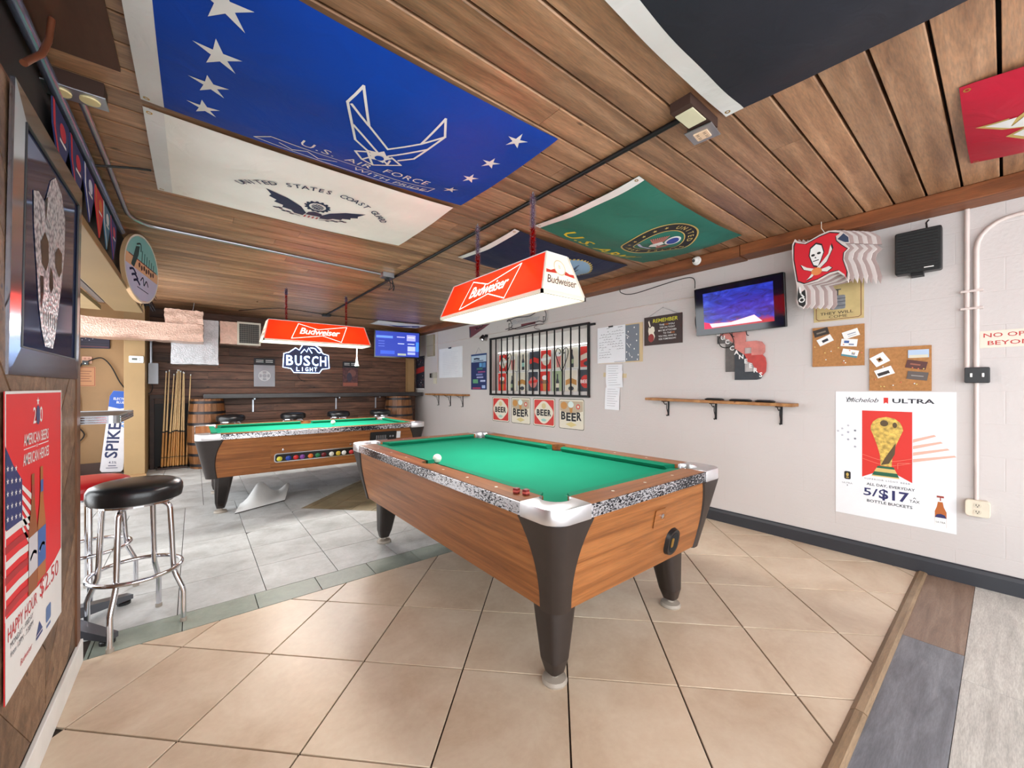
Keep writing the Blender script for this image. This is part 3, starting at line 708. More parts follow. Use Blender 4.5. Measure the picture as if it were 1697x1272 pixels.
# bar table in the alcove
t = thing('bar_table', 'tall bar table with a ribbed metal edge behind the red stool', 'table', T((-.585, 2.98, 0)))
part('table_top', G().prism(rrect(-.295, .295, -.295, .295, .03), 1.085, 1.112), mat('dark_laminate', C(70, 62, 60), .4), t)
e = G(); e.add(*(lambda a, b: ([(x, y, z) for z in (1.078, 1.116) for x, y in a] + [(x, y, z) for z in (1.078, 1.116) for x, y in b],
    [(i, (i + 1) % len(a), len(a) + (i + 1) % len(a), len(a) + i) for i in range(len(a))] + [(2 * len(a) + i, 3 * len(a) + i, 3 * len(a) + (i + 1) % len(a), 2 * len(a) + (i + 1) % len(a)) for i in range(len(a))] +
    [(len(a) + i, len(a) + (i + 1) % len(a), 3 * len(a) + (i + 1) % len(a), 3 * len(a) + i) for i in range(len(a))] + [(i, 2 * len(a) + i, 2 * len(a) + (i + 1) % len(a), (i + 1) % len(a)) for i in range(len(a))]))(rrect(-.302, .302, -.302, .302, .035), rrect(-.295, .295, -.295, .295, .03)))
part('edge_band', e, M_steel, t)
part('ribbing', G().box(.302, .304, -.26, .26, 1.083, 1.088).box(.302, .304, -.26, .26, 1.094, 1.099).box(.302, .304, -.26, .26, 1.105, 1.110).box(-.26, .26, -.304, -.302, 1.083, 1.088).box(-.26, .26, -.304, -.302, 1.094, 1.099).box(-.26, .26, -.304, -.302, 1.105, 1.110), M_chrome, t)
part('column', G().tube([(0, 0, .05), (0, 0, 1.085)], .038, 14), M_black, t, smooth=40)
for a in (math.radians(-42), math.radians(38), math.radians(138), math.radians(-138)):
    c_, s_ = math.cos(a), math.sin(a)
    q = lambda r, w_, z0, z1: [(r * c_ - w_ * s_, r * s_ + w_ * c_ , z0), (r * c_ + w_ * s_, r * s_ - w_ * c_ , z0), (r * c_ + w_ * s_, r * s_ - w_ * c_ , z1), (r * c_ - w_ * s_, r * s_ + w_ * c_ , z1)]
    L_ = 0.37
    fo = part('base_foot', G().add(q(.02, .04, .05, .12) + q(L_, .025, .02, .045), [(0, 1, 2, 3), (7, 6, 5, 4), (0, 4, 5, 1), (1, 5, 6, 2), (2, 6, 7, 3), (3, 7, 4, 0)]), mat('grey_base', C(90, 92, 98), .3, .5), t)
    sub('foot_pad', G().lathe([(.03, 0), (.03, .014), (.02, .021)], 14, ((L_ - .03) * c_, (L_ - .03) * s_, 0)), M_black, fo)
# ============================================================ flags on the ceiling
def dense(g, m=.09):   # split long edges so prints follow the cloth
    me = bpy.data.meshes.new('tmp'); me.from_pydata(g.v, [], g.f); bm = bmesh.new(); bm.from_mesh(me); bmesh.ops.triangulate(bm, faces=bm.faces)
    for _ in range(5):
        ed = [e for e in bm.edges if e.calc_length() > m]
        if not ed: break
        bmesh.ops.subdivide_edges(bm, edges=ed, cuts=1, use_grid_fill=False); bmesh.ops.triangulate(bm, faces=bm.faces)
    bm.verts.index_update(); o = G(); o.v = [tuple(v.co) for v in bm.verts]; o.f = [tuple(v.index for v in f.verts) for f in bm.faces]
    bm.free(); bpy.data.meshes.remove(me); return o
def cloth_mat(name, c, rough=.55):
    m, nt, b, L = nodes(name); mp = coords(nt, (1, 1, 1)); f = noise(nt, mp, 2.5, 3)
    L.new(ramp(nt, f, [(.3, tuple(v * .9 for v in c[:3]) + (1,)), (.7, c)]), b.inputs['Base Color']); b.inputs['Roughness'].default_value = rough
    b.inputs['Specular IOR Level'].default_value = .2; mp2 = coords(nt, (1, 1, 1), False); bump(nt, b, noise(nt, mp2, 7, 3, .5, 1.2), .25, .02); MATS[name] = m; return m
class Flag:
    """local x 0..W to the right, y 0..D up (towards the viewer), hung under the ceiling; frame = ceiling facing down"""
    def __init__(s, name, label, M, W_, D_, col, sag=.06, edge=.035, seed=0, hoist=0, wr=.006, hcol=(222, 220, 214)):
        s.t = thing(name, label, 'flag', M, 'flags on the ceiling'); s.W, s.D, s.sag, s.edge, s.seed, s.wr = W_, D_, sag, edge, seed, wr
        s.part('cloth', G().grid(lambda u, v: (u * W_, v * D_, 0), 36, 24), col, 0, sub_=False)
        s.part('cloth_back', G().grid(lambda u, v: (u * W_, v * D_, 0), 36, 24), col, -.0012, sub_=False)
        if hoist: s.part('hoist_band', G().grid(lambda u, v: (u * hoist, v * D_, 0), 3, 24), cloth_mat('hoist_canvas', C(*hcol)) if 'hoist_canvas' not in MATS else MATS['hoist_canvas'], .0012, sub_=False)
        for k, (x, y) in enumerate(((.02, .03), (.02, D_ - .03))):
            g = G().ring(x, y, .006, .011, 0, 14); g.mp(lambda a, b, c: s.P(a, b, .0025)); part('grommet', g, M_brass, s.t)
    def P(s, x, y, n):
        u, v = x / s.W, y / s.D
        d = s.sag * 4 * u * (1 - u) * 4 * v * (1 - v) + s.edge * (4 * u * (1 - u) * (1 - .5 * 4 * v * (1 - v)) * .7 + 4 * v * (1 - v) * .5 * (1 - .5 * 4 * u * (1 - u)))
        e = min(1, 6 * min(u + .03, 1.03 - u, v + .03, 1.03 - v))
        d += e * s.wr * (math.sin(9 * u + 4 * v + s.seed) + .7 * math.sin(5 * u - 13 * v + 2 * s.seed) + .5 * math.sin(21 * u * (1 - v) + s.seed))
        return (x, y, max(d, 0) + .006 + n)
    def part(s, name, g, m, n=.002, sub_=True):
        if sub_: g = dense(g)
        g.mp(lambda x, y, z_: s.P(x, y, n + z_)); return part(name, g, m, s.t, smooth=80 if not sub_ else None, centre=True)
# blue flag with the winged star
M_blue = cloth_mat('blue_cloth', C(6, 64, 168))
F1 = Flag('service_flag', 'blue flag with winged star emblem and white stars, left of the ceiling conduit', FR('C', (-.177, 2.29, H)), 1.574, .912, M_blue, .055, .03, 1, .075, hcol=(225, 224, 222))
I_w = ink(226, 226, 224, .6)
LG = [[(0.687, 0.74), (0.658, 0.633), (0.758, 0.406), (0.83, 0.36), (0.878, 0.373)], [(0.687, 0.74), (0.775, 0.544), (0.9, 0.433)], [(0.675, 0.63), (0.77, 0.547)], [(0.72, 0.506), (0.878, 0.373)],
      [(1.037, 0.754), (1.091, 0.651), (1.04, 0.424), (0.982, 0.367)], [(1.037, 0.754), (1.018, 0.552), (0.902, 0.429)], [(1.018, 0.552), (1.091, 0.651)], [(0.926, 0.377), (1.064, 0.53)],
      [(0.786, 0.316), (0.834, 0.351), (0.866, 0.328), (0.836, 0.259), (.786, .316)], [(0.836, 0.259), (0.899, 0.235), (0.954, 0.285), (0.949, 0.341)], [(0.954, 0.285), (1.011, 0.33), (0.944, 0.374)], [(.834, .351), (.899, .235)], [(.875, .36), (.95, .30)]]
g = G()
for s_ in LG: g.stroke(s_, .011)
g.star(.895, .345, .06, 0, .62)
F1.part('wing_emblem', g, I_w); F1.part('emblem_disc', G().disc(.897, .335, .022, .022), M_blue, .004)
for x, y, r in ((.25, .76, .085), (.245, .54, .075), (.225, .33, .068), (.21, .15, .06), (1.40, .80, .058), (1.405, .575, .055), (1.40, .385, .05), (1.385, .19, .05)): F1.part('white_star', G().star(x, y, r, 0, .33, PI / 2 + .15), I_w)
for w_, x_, y_, l_ in (('U.S.', .65, .160, .15), ('AIR', .84, .166, .13), ('FORCE', 1.10, .182, .26)): F1.part('lettering', G().text(w_, x_, y_, .062, 0, l_, .0, .1, 1.1), I_w)
g = G(); g.stroke([(.40, .045), (.46, .12), (.70, .13), (1.05, .135), (1.30, .15), (1.29, .075), (1.0, .03), (.70, .02), (.40, .045)], .007); g.text('WITH PRIDE', 1.06, .062, .05, 0, .42, .0, .1, 1.05)
g.stroke([(.50, .085), (.56, .05), (.62, .10), (.68, .045), (.76, .09)], .008)
F1.part('banner', g, I_w)
# white flag with the dark eagle
M_whitef = cloth_mat('white_cloth', C(248, 245, 238)); I_nv = ink(28, 36, 72, .6); I_rd = ink(178, 60, 58, .6)
F2 = Flag('service_flag', 'white flag with a navy eagle emblem, behind the blue star flag', FR('C', (-.176, 3.275, H)), 1.55, .925, M_whitef, .035, .02, 2, .07)
def arcword(F_, word, a0, a1, cx, cy, R, h, m_, ky=1):
    g = G(); n = len(word)
    for i, ch in enumerate(word + ' '):
        if ch == ' ':
            if g.v: F_.part('lettering', g, m_, .0045)
            g = G(); continue
        a = math.radians(a0 + (a1 - a0) * i / max(1, n - 1)); g.text(ch, cx + R * math.cos(a), cy + ky * R * math.sin(a), h, 0, None, .012, rot=a - PI / 2)
cxg, cyg = .80, .34
arcword(F2, 'UNITED STATES COAST GUARD', 150, 26, cxg, cyg - .03, .46, .046, I_nv, .80)
g = G()
for s_ in (-1, 1):   # wings with feather fingers, shield-bearing eagle
    g.flat([(cxg + s_ * x, cyg + y) for x, y in ((.05, .02), (.10, .10), (.20, .16), (.34, .20), (.30, .14), (.31, .11), (.26, .09), (.27, .055), (.21, .045), (.21, .01), (.15, .005), (.12, -.04), (.06, -.05))])
    g.stroke([(cxg + s_ * .07, cyg - .09), (cxg + s_ * .16, cyg - .06), (cxg + s_ * .24, cyg - .02)], .009)
    for k in range(5): g.disc(cxg + s_ * (.13 + .03 * k), cyg - .075 + .014 * k + (.02 if k % 2 else -.01), .017, .009)
g.flat([(cxg - .04, cyg + .05), (cxg, cyg + .075), (cxg + .05, cyg + .06), (cxg + .06, cyg + .035), (cxg + .05, cyg - .02), (cxg - .05, cyg - .02)]); g.ring(cxg, cyg + .15, .058, .078, 0, 24, .8); g.disc(cxg, cyg + .15, .042, .034)
for k in range(14):
    a = 2 * PI * k / 14; g.disc(cxg + .08 * math.cos(a), cyg + .15 + .064 * math.sin(a), .011, .011, n=8)
g.v = [(cxg + (a - cxg) * .86, cyg + (b - cyg) * .95, c) for a, b, c in g.v]; F2.part('eagle_emblem', g, I_nv)
F2.part('shield_white', G().flat([(cxg - .05, cyg - .005), (cxg + .05, cyg - .005), (cxg + .045, cyg - .06), (cxg, cyg - .09), (cxg - .045, cyg - .06)]), I_w, .003)
g = G()
for k in range(4): g.rect(cxg - .044 + k * .025, cxg - .033 + k * .025, cyg - .072, cyg - .02)
F2.part('shield_stripes', g, I_rd, .004)
g = G()
for k in (-2, -1, 0, 1, 2): g.stroke([(cxg + k * .014 - .01, cyg + .128), (cxg + k * .014 + .012, cyg + .172)], .004); 
F2.part('anchor_hatching', g, I_w, .003)
# green flag with the round seal
M_green = cloth_mat('green_cloth', C(48, 112, 96)); I_y = ink(214, 190, 40, .6); I_bk = ink(26, 26, 26, .6); I_gold = ink(196, 170, 96, .6)
F3 = Flag('service_flag', 'green flag with a round eagle seal and yellow lettering, right of the ceiling conduit', FR('C', (2.005, 2.225, H)), 1.43, .90, M_green, .07, .045, 3, .055, .009)
sx_, sy_, sr = .84, .52, .275
F3.part('seal_ring', G().ring(sx_, sy_, sr * .70, sr, 0, 48), I_bk); F3.part('seal_edge', G().ring(sx_, sy_, sr, sr * 1.045, 0, 48), I_gold, .003); F3.part('seal_edge', G().ring(sx_, sy_, sr * .67, sr * .70, 0, 48), I_gold, .003)
arcword(F3, 'UNITED STATES ARMY', 112, -118, sx_, sy_, sr * .775, .042, I_gold)
g = G()
for a in (135, 155, 175, 195, 215): g.star(sx_ + sr * .85 * math.cos(math.radians(a)), sy_ + sr * .85 * math.sin(math.radians(a)), .018)
F3.part('seal_stars', g, I_gold, .004)
g = G()
for k in range(9): g.stroke([(sx_ - .03 + .006 * k, sy_ - .02), (sx_ - .14 + .012 * k, sy_ + .02 + .012 * k)], .009).stroke([(sx_ + .01 + .004 * k, sy_ - .03), (sx_ + .12 - .004 * k, sy_ - .09 + .016 * k)], .009)
F3.part('eagle_wings', g, ink(186, 110, 100), .003)
F3.part('crest_disc', G().disc(sx_ + .05, sy_ + .09, .062, .06), I_w, .004); F3.part('crest_field', G().disc(sx_ + .05, sy_ + .09, .046, .045), ink(44, 64, 140), .006)
F3.part('eagle_body', G().flat([(sx_ - .05, sy_ - .04), (sx_ - .02, sy_ + .04), (sx_ + .03, sy_ + .03), (sx_ + .05, sy_ - .05), (sx_, sy_ - .09)]), I_w, .004)
F3.part('scroll', G().stroke([(sx_ - .15, sy_ - .08), (sx_ - .05, sy_ - .12), (sx_ + .08, sy_ - .13)], .022), ink(190, 190, 220), .004)
g = G(); g.text('U.S. ARMY', .70, .055, .12, 0, .92, .012, .2, 1.05); F3.part('lettering', g, I_y)
# navy flag, partly covered
M_navy = cloth_mat('navy_cloth', C(34, 38, 66))
F4 = Flag('service_flag', 'dark navy flag with a pale blue seal, hanging behind the near lamp', FR('C', (1.925, 3.215, H)), 1.46, .85, M_navy, .07, .045, 4, .05, .008)
F4.part('seal_disc', G().disc(.90, .52, .25, .25, n=40), ink(128, 160, 190)); g = G()
for k in range(40): a = 2 * PI * k / 40; g.disc(.90 + .255 * math.cos(a), .52 + .255 * math.sin(a), .014, .014, n=8)
F4.part('seal_rope', g, I_gold, .004)
g = G(); g.flat([(.78, .44), (1.02, .44), (.98, .40), (.82, .40)]); g.stroke([(.84, .44), (.84, .66)], .012).stroke([(.90, .44), (.90, .70)], .012).stroke([(.96, .44), (.96, .64)], .012)
g.flat([(.85, .48), (.89, .56), (.85, .64)]).flat([(.91, .48), (.95, .58), (.91, .68)]).flat([(.97, .48), (1.0, .54), (.97, .62)]).flat([(.76, .58), (.83, .63), (.80, .56)]); F4.part('ship', g, ink(40, 50, 80), .004)
F4.part('yellow_lettering', G().flat([(.36, .14), (.52, .19), (.56, .14), (.44, .10)]).flat([(.60, .12), (.70, .16), (.72, .10)]), I_y)
# black flag and red flag near the viewer
Mb = T((1.874, .79, H)) @ Matrix(((0, -1, 0, 0), (-1, 0, 0, 0), (0, 0, -1, 0), (0, 0, 0, 1)))
M_blackf = cloth_mat('black_cloth', C(40, 42, 50))
F5 = Flag('service_flag', 'plain black flag with a white hoist band at the top of the view', Mb, 1.5, .92, M_blackf, .05, .03, 5, .075, .01)
Mr = T((3.31, .118, H)) @ Matrix(((0, -1, 0, 0), (-1, 0, 0, 0), (0, 0, -1, 0), (0, 0, 0, 1)))
M_redf = cloth_mat('red_cloth', C(186, 28, 54))
F6 = Flag('team_flag', 'red flag with a gold-edged white emblem above the speaker', Mr, 1.4, .87, M_redf, .10, .06, 6, 0, .012)
g1 = [(.06, .53), (.15, .56), (.13, .48), (.24, .68), (.42, .74), (.60, .56), (.46, .40), (.24, .34), (.14, .42), (.19, .47)]
F6.part('emblem_edge', G().flat([(.40 + (x - .40) * 1.08, .54 + (y - .54) * 1.10) for x, y in g1]), I_gold); F6.part('emblem', G().flat(g1), I_w, .004)
F6.part('emblem_lines', G().stroke([(.20, .50), (.34, .50), (.42, .60)], .012).stroke([(.22, .44), (.36, .44)], .012), ink(150, 20, 40), .006)
F7 = Flag('team_flag', 'small blue and white flag flat on the ceiling near the corner television', FR('C', (2.62, 7.62, H)), .95, .5, M_whitef, .02, .01, 7, 0, .003)
F7.part('blue_swoosh', G().flat([(.30, .20), (.55, .34), (.85, .36), (.93, .22), (.70, .16), (.50, .10)]), ink(50, 60, 110)); F7.part('white_patch', G().flat([(.55, .22), (.72, .30), (.78, .20)]), I_w, .004)

# ============================================================ ceiling conduit and boxes
def pipe(name, pts, r, m_, label, cat, group=None, n=10):
    return tag(make(name, G().tube(pts, r, n), m_, smooth=60), label, cat, group)
pipe('conduit_pipe', [(1.72, .90, H - .014), (1.72, 7.05, H - .014)], .013, M_iron, 'black conduit running along the ceiling toward the wood wall', 'conduit')
t = thing('junction_box', 'pale blank ceiling box where the black conduit ends', 'junction box', T((1.70, .87, H)))
part('box_body', G().box(-.09, .16, -.05, .04, -.045, -.001), mat('rusty_box', C(70, 48, 40), .7, .4), t); part('cover_plate', G().box(-.06, .06, -.045, .035, -.05, -.0452), mat('cream_plate', C(206, 200, 170), .5), t, bevel=.002)
t = thing('ceiling_outlet', 'square ceiling socket with a steel plate beside the blank box', 'outlet', T((1.84, .88, H)) @ RZ(.1))
part('outlet_box', G().box(-.05, .05, -.05, .05, -.05, -.001), M_steel, t); o = part('cover_plate', G().box(-.06, .06, -.06, .06, -.056, -.0502), M_steel, t, bevel=.002)
part('receptacle', G().box(-.03, .03, -.03, .03, -.062, -.0562), ink(222, 190, 160), t); g = G()
for x in (-.014, .014):
    for y in (-.015, .015): g.box(x - .007, x - .004, y - .006, y + .006, -.0625, -.0621).box(x + .004, x + .007, y - .006, y + .006, -.0625, -.0621)
o = part('socket_slots', g, M_black, t); o['kind'] = 'stuff'
t = thing('ceiling_outlet', 'twin round sockets on the ceiling box above the framed skull picture', 'outlet', T((-.37, 2.31, H)))
part('box_body', G().box(-.085, .085, -.03, .06, -.06, -.001), mat('brown_box', C(64, 44, 36), .6, .3), t); part('cover_plate', G().box(-.09, .09, -.035, .065, -.066, -.0602), M_steel, t, bevel=.002)
for s in (-.04, .04): part('receptacle', G().lathe([(.03, -.072), (.031, -.066)], 18, (s, .015, 0)), ink(230, 214, 160), t)
pipe('conduit_pipe', [(-.362, 2.37, H - .05), (-.366, 3.0, H - .02), (-.366, 3.75, H - .018)] + [(-.366 + .16 * (1 - math.cos(a)), 3.78 + .24 * math.sin(a), H - .018) for a in (.3, .6, .9, 1.2, 1.5)] + [(.30, 4.06, H - .018), (1.55, 4.17, H - .018)], .013, M_steel, 'steel conduit bending from the left ceiling socket toward the lamps', 'conduit')
pipe('water_pipe', [(-.425, 1.2, H - .06), (-.425, 4.15, H - .06)], .020, mat('dark_blue_steel', C(130, 140, 165), .25, .7), 'dark steel pipe running under the ceiling along the pennants', 'pipe')
pipe('copper_pipe', [(-.39, 1.80, 2.20), (-.385, 1.84, 2.24), (-.375, 1.90, 2.30), (-.37, 1.95, 2.38), (-.365, 1.96, H - .02)], .009, mat('copper', C(190, 120, 90), .3, .8), 'bent copper pipe in the upper left corner', 'pipe')
t = thing('ceiling_outlet', 'ceiling socket box with black cords hanging, between the two lamps', 'outlet', T((1.62, 4.17, H)))
part('outlet_box', G().box(-.06, .06, -.05, .05, -.05, -.001), M_steel, t); part('plug', G().box(-.02, .02, -.02, .02, -.075, -.0505), M_black, t)
for k in (0, 1): part('cord', G().tube(crv([(0.02, 0, -.07), (.05 + .03 * k, .02, -.12), (.03 + .05 * k, .03, -.17), (.07 + .02 * k, .02, -.13), (.06, 0, -.05), (.12, .02, -.012)]), .004, 6), M_cable, t)
pipe('power_cord', crv([(-.40, 2.95, H - .08), (-.30, 2.96, H - .05), (-.25, 2.98, H - .03), (-.19, 3.0, H - .012)]), .006, M_cable, 'black cord crossing the steel conduit beside the white flag', 'cord')
t = thing('power_cord', 'black cord sagging along the back of the ceiling through a junction block', 'cord', T((1.72, 7.1, H)))
part('cord', G().tube(crv([(-1.17, .5, -.01), (-.72, -.2, -.03), (-.17, -.05, -.012), (-.06, 0, -.02)]), .006, 6), M_cable, t)
part('cord', G().tube(crv([(.07, 0, -.02), (.5, -.1, -.03), (1.0, -.16, -.03), (1.6, -.15, -.012)]), .006, 6), M_cable, t)
part('junction_block', G().box(-.06, .07, -.04, .05, -.04, -.001), M_black, t, bevel=.008)
# ============================================================ things on the right wall (local x to the right, y up, z out of the wall)
def panel(name, label, cat, y, z_, d=.0, group=None, X=XR, rot=0):
    return thing(name, label, cat, FR('R', (X - d, y, z_)) @ RZ(rot), group)
def sheet(t, w_, h_, m_, th=.003, name='sheet', r=0, z0=.0008):
    return part(name, G().prism(rrect(-w_ / 2, w_ / 2, -h_ / 2, h_ / 2, r) if r else [(-w_ / 2, -h_ / 2), (w_ / 2, -h_ / 2), (w_ / 2, h_ / 2), (-w_ / 2, h_ / 2)], z0, z0 + th), m_, t)
I_dk = ink(34, 36, 46); I_red = ink(206, 44, 34); I_wh = ink(230, 230, 228); I_navy = ink(38, 40, 92); I_or = ink(196, 110, 46)
# large white beer poster
t = panel('beer_poster', 'large white beer poster with a gold cup, beside the low wall socket', 'poster', .5065, .76)
sheet(t, .619, .921, mat('poster_white', C(226, 228, 231), .6, var=.02)); Z = .0045
p = part('red_panel', G().flat([(-.155, .322), (.107, .322), (.107, -.166), (-.024, -.09), (-.155, -.166)], Z), I_red, t)
part('stadium_lines', G().stroke(crv([(-.155, .0), (-.02, -.035), (.107, 0)]), .003, Z + .0006).stroke(crv([(-.155, -.03), (-.02, -.065), (.107, -.03)]), .003, Z + .0006).stroke([(.035, -.08), (.035, -.04), (.107, -.03)], .003, Z + .0006), ink(232, 120, 100), t)
cup = [(-.095, .15), (-.108, .185), (-.106, .215), (-.094, .245), (-.068, .270), (-.024, .281), (.020, .270), (.046, .245), (.058, .215), (.062, .19), (.045, .14), (.025, .08), (.008, .01), (.004, -.07), (-.054, -.07), (-.058, .01), (-.074, .08)]
o = part('gold_cup', G().flat(cup, Z + .001), mat('printed_gold', C(196, 164, 78), .5, var=.5, scale=40), t)
for p_ in ([(-.052, -.065), (-.03, -.01), (.025, .10), (.02, .02), (-.01, -.05)], ell(-.035, .235, .022, .022, 14), ell(.02, .225, .012, .02, 12)): part('cup_shading', G().flat(p_, Z + .0016), ink(84, 66, 40), t)
part('cup_base_green', G().flat([(-.068, -.072), (.014, -.072), (.02, -.088), (-.076, -.088)], Z + .0016).flat([(-.088, -.115), (.032, -.115), (.042, -.142), (-.10, -.142)], Z + .0016), ink(26, 90, 64), t)
part('cup_base_gold', G().flat([(-.076, -.088), (.02, -.088), (.032, -.115), (-.088, -.115)], Z + .0015).flat([(-.10, -.142), (.042, -.142), (.044, -.150), (-.102, -.150)], Z + .0016), ink(206, 180, 110), t)
part('brand_script', G().text('Michelob', -.155, .383, .034, Z, .18, .0, .35, .95).stroke(crv([(-.245, .418), (-.235, .385), (-.215, .40), (-.23, .42)]), .003, Z), I_dk, t)
part('red_ribbon', G().flat([(-.038, .418), (-.014, .418), (-.014, .375), (-.026, .384), (-.038, .375)], Z), I_red, t)
part('brand_word', G().text('ULTRA', .11, .382, .031, Z, .205, .022, 0, 1.0), I_dk, t)
for k, (x, y) in enumerate(((-.195, .17), (-.195, .11), (-.195, .05), (-.235, .155), (-.235, .10), (-.235, .205), (-.27, .13), (-.27, .18), (-.295, .16))): part('star', G().star(x, y, .011, Z), (ink(96, 98, 112), ink(150, 152, 164), ink(176, 178, 186))[min(2, (k + 1) // 3)], t)
for k in range(4): part('stripe', G().flat([(.11, .135 - .045 * k), (.21 + .03 * k, .175 - .042 * k), (.22 + .03 * k, .165 - .042 * k), (.11, .112 - .045 * k)], Z), ink(222, 170, 152), t)
part('slogan', G().text('SUPERIOR LIGHT BEER', -.022, -.180, .011, Z, .24, .002, 0, 1.25), ink(90, 92, 100), t)
part('offer_line', G().text('ALL DAY, EVERYDAY', -.005, -.222, .019, Z, .25, .012), I_dk, t)
part('price', G().text('5/', -.108, -.297, .056, Z, .078, .014).text('$17', .014, -.304, .068, Z, .155, .026), I_navy, t)
part('tax_word', G().text('TAX', .118, -.300, .019, Z, .05, .003).stroke([(.112, -.272), (.118, -.264), (.124, -.272)], .003, Z), I_dk, t)
part('offer_line', G().text('BOTTLE BUCKETS', -.01, -.344, .020, Z, .235, .014), I_dk, t)
part('small_emblem', G().flat(rrect(-.258, -.220, -.20, -.140, .010), Z), ink(24, 24, 26), t); part('small_emblem_cup', G().flat(ell(-.239, -.165, .008, .014, 12), Z + .0006).rect(-.247, -.231, -.19, -.183, Z + .0006), ink(190, 160, 80), t)
part('small_word', G().text('ULTRA', -.24, -.233, .011, Z, .06, .002).rect(-.242, -.237, -.250, -.240, Z), ink(110, 110, 118), t)
btl = [(.215, -.43), (.213, -.33), (.222, -.30), (.228, -.262), (.248, -.262), (.254, -.30), (.266, -.33), (.266, -.43)]
part('bottle', G().flat(btl, Z), ink(178, 96, 38), t); part('bottle_neck_label', G().rect(.227, .249, -.266, -.236, Z + .0006), I_wh, t); part('bottle_cap', G().rect(.222, .254, -.238, -.226, Z + .001).rect(.236, .241, -.258, -.238, Z + .0012), ink(150, 52, 40), t)
part('bottle_label', G().rect(.214, .2655, -.43, -.37, Z + .0006), I_wh, t); part('bottle_band', G().flat([(.214, -.37), (.2655, -.37), (.258, -.35), (.24, -.344), (.222, -.35)], Z + .001), I_navy, t)
part('bottle_word', G().text('ULTRA', .24, -.405, .011, Z + .0012, .042, .002), I_dk, t)

# television
def tv_screen():
    m, nt, b, L = nodes('tv_picture'); mp = coords(nt, (1, 1, 1), False); sp = nt.nodes.new('ShaderNodeSeparateXYZ'); L.new(mp.outputs[0], sp.inputs[0])
    mp2 = coords(nt, (5, 14, 1), False); n1 = noise(nt, mp2, 1, 4, .6, 1.5)
    c = ramp(nt, n1, [(.3, (.003, .01, .12, 1)), (.55, (.01, .05, .75, 1)), (.75, (.1, .2, 1, 1))])
    ad = nt.nodes.new('ShaderNodeMath'); ad.operation = 'MULTIPLY_ADD'; ad.inputs[1].default_value = .10; L.new(n1, ad.inputs[0]); L.new(sp.outputs['Y'], ad.inputs[2])
    mr = nt.nodes.new('ShaderNodeMapRange'); mr.inputs[1].default_value = -.06; mr.inputs[2].default_value = -.10; L.new(ad.outputs[0], mr.inputs[0])
    c = mixc(nt, mr.outputs[0], c, (.75, .01, .03, 1)); L.new(c, b.inputs['Emission Color']); b.inputs['Emission Strength'].default_value = .6; b.inputs['Base Color'].default_value = (0, 0, 0, 1); b.inputs['Roughness'].default_value = .2
    MATS['tv_picture'] = m; return m
t = thing('wall_television', 'television showing a blue and red picture above the letter sign', 'television', FR('R', (XR - .09, 1.494, 1.968)) @ Matrix.Rotation(.10, 4, 'X') @ RZ(.006))
part('housing', G().prism(rrect(-.37, .37, -.222, .222, .008), -.035, .0), M_black, t, bevel=.004); part('bezel', G().prism(rrect(-.37, .37, -.222, .222, .008), .0, .006), mat('gloss_black', C(14, 14, 16), .1), t, bevel=.002)
part('screen', G().rect(-.29, .29, -.165, .165, .0066), tv_screen(), t)
part('screen_border', G().rect(-.355, .355, -.205, .205, .0062), mat('screen_dark', C(16, 14, 34), .08), t)
part('picture_glow_line', G().flat([(-.24, -.12), (-.05, -.128), (.14, -.09), (.20, -.15), (-.22, -.158)], .007), emit('tv_pink', (1, .55, .62, 1), .55), t)
part('picture_side', G().flat([(-.29, -.10), (-.22, -.12), (-.20, -.165), (-.29, -.165)], .0069), emit('tv_red', (.55, .01, .06, 1), .8), t)
part('wall_bracket', G().box(-.10, .10, -.12, .12, -.085, -.0355), M_iron, t); part('power_cable', G().tube(crv([(-.375, 0, -.03), (-.39, -.06, -.03), (-.395, -.14, -.05), (-.38, -.20, -.055)]), .005, 6), M_cable, t)
for x in (.06, -.06): part('hanging_strap', G().tube(crv([(x, -.222, -.02), (x + .005, -.255, -.02), (x + .02, -.262, -.02)]), .004, 6), M_cable, t)
# letter sign under the television
t = panel('letter_sign', 'red and black wooden letter sign reading diagonally under the television', 'sign', 1.48, 1.53)
M_wr = mat('weathered_red', C(196, 120, 112), .6, var=.2, scale=14); M_wr2 = mat('dark_red_paint', C(178, 62, 56), .6, var=.15, scale=14); M_wk = mat('weathered_black', C(46, 50, 56), .6, var=.2, scale=14); M_wk2 = mat('faded_black', C(92, 86, 84), .7, var=.2, scale=14)
part('top_bar', G().prism([(-.20, .22), (.03, .22), (.03, .12), (-.06, .12), (-.20, .22)], .004, .018), M_wr, t); part('left_tab', G().prism([(-.215, .21), (-.19, .19), (-.14, .15), (-.14, .13), (-.215, .13)], .004, .017), M_wk2, t)
part('stem', G().prism([(-.14, .15), (-.02, .10), (-.02, -.135), (-.14, -.135)], .004, .016), M_wk2, t)
Bo = [(-.058, .13), (.12, .13), (.16, .118), (.183, .085), (.183, .03), (.165, .005), (.185, -.02), (.195, -.07), (.19, -.14), (.165, -.185), (.12, -.21), (-.058, -.21)]
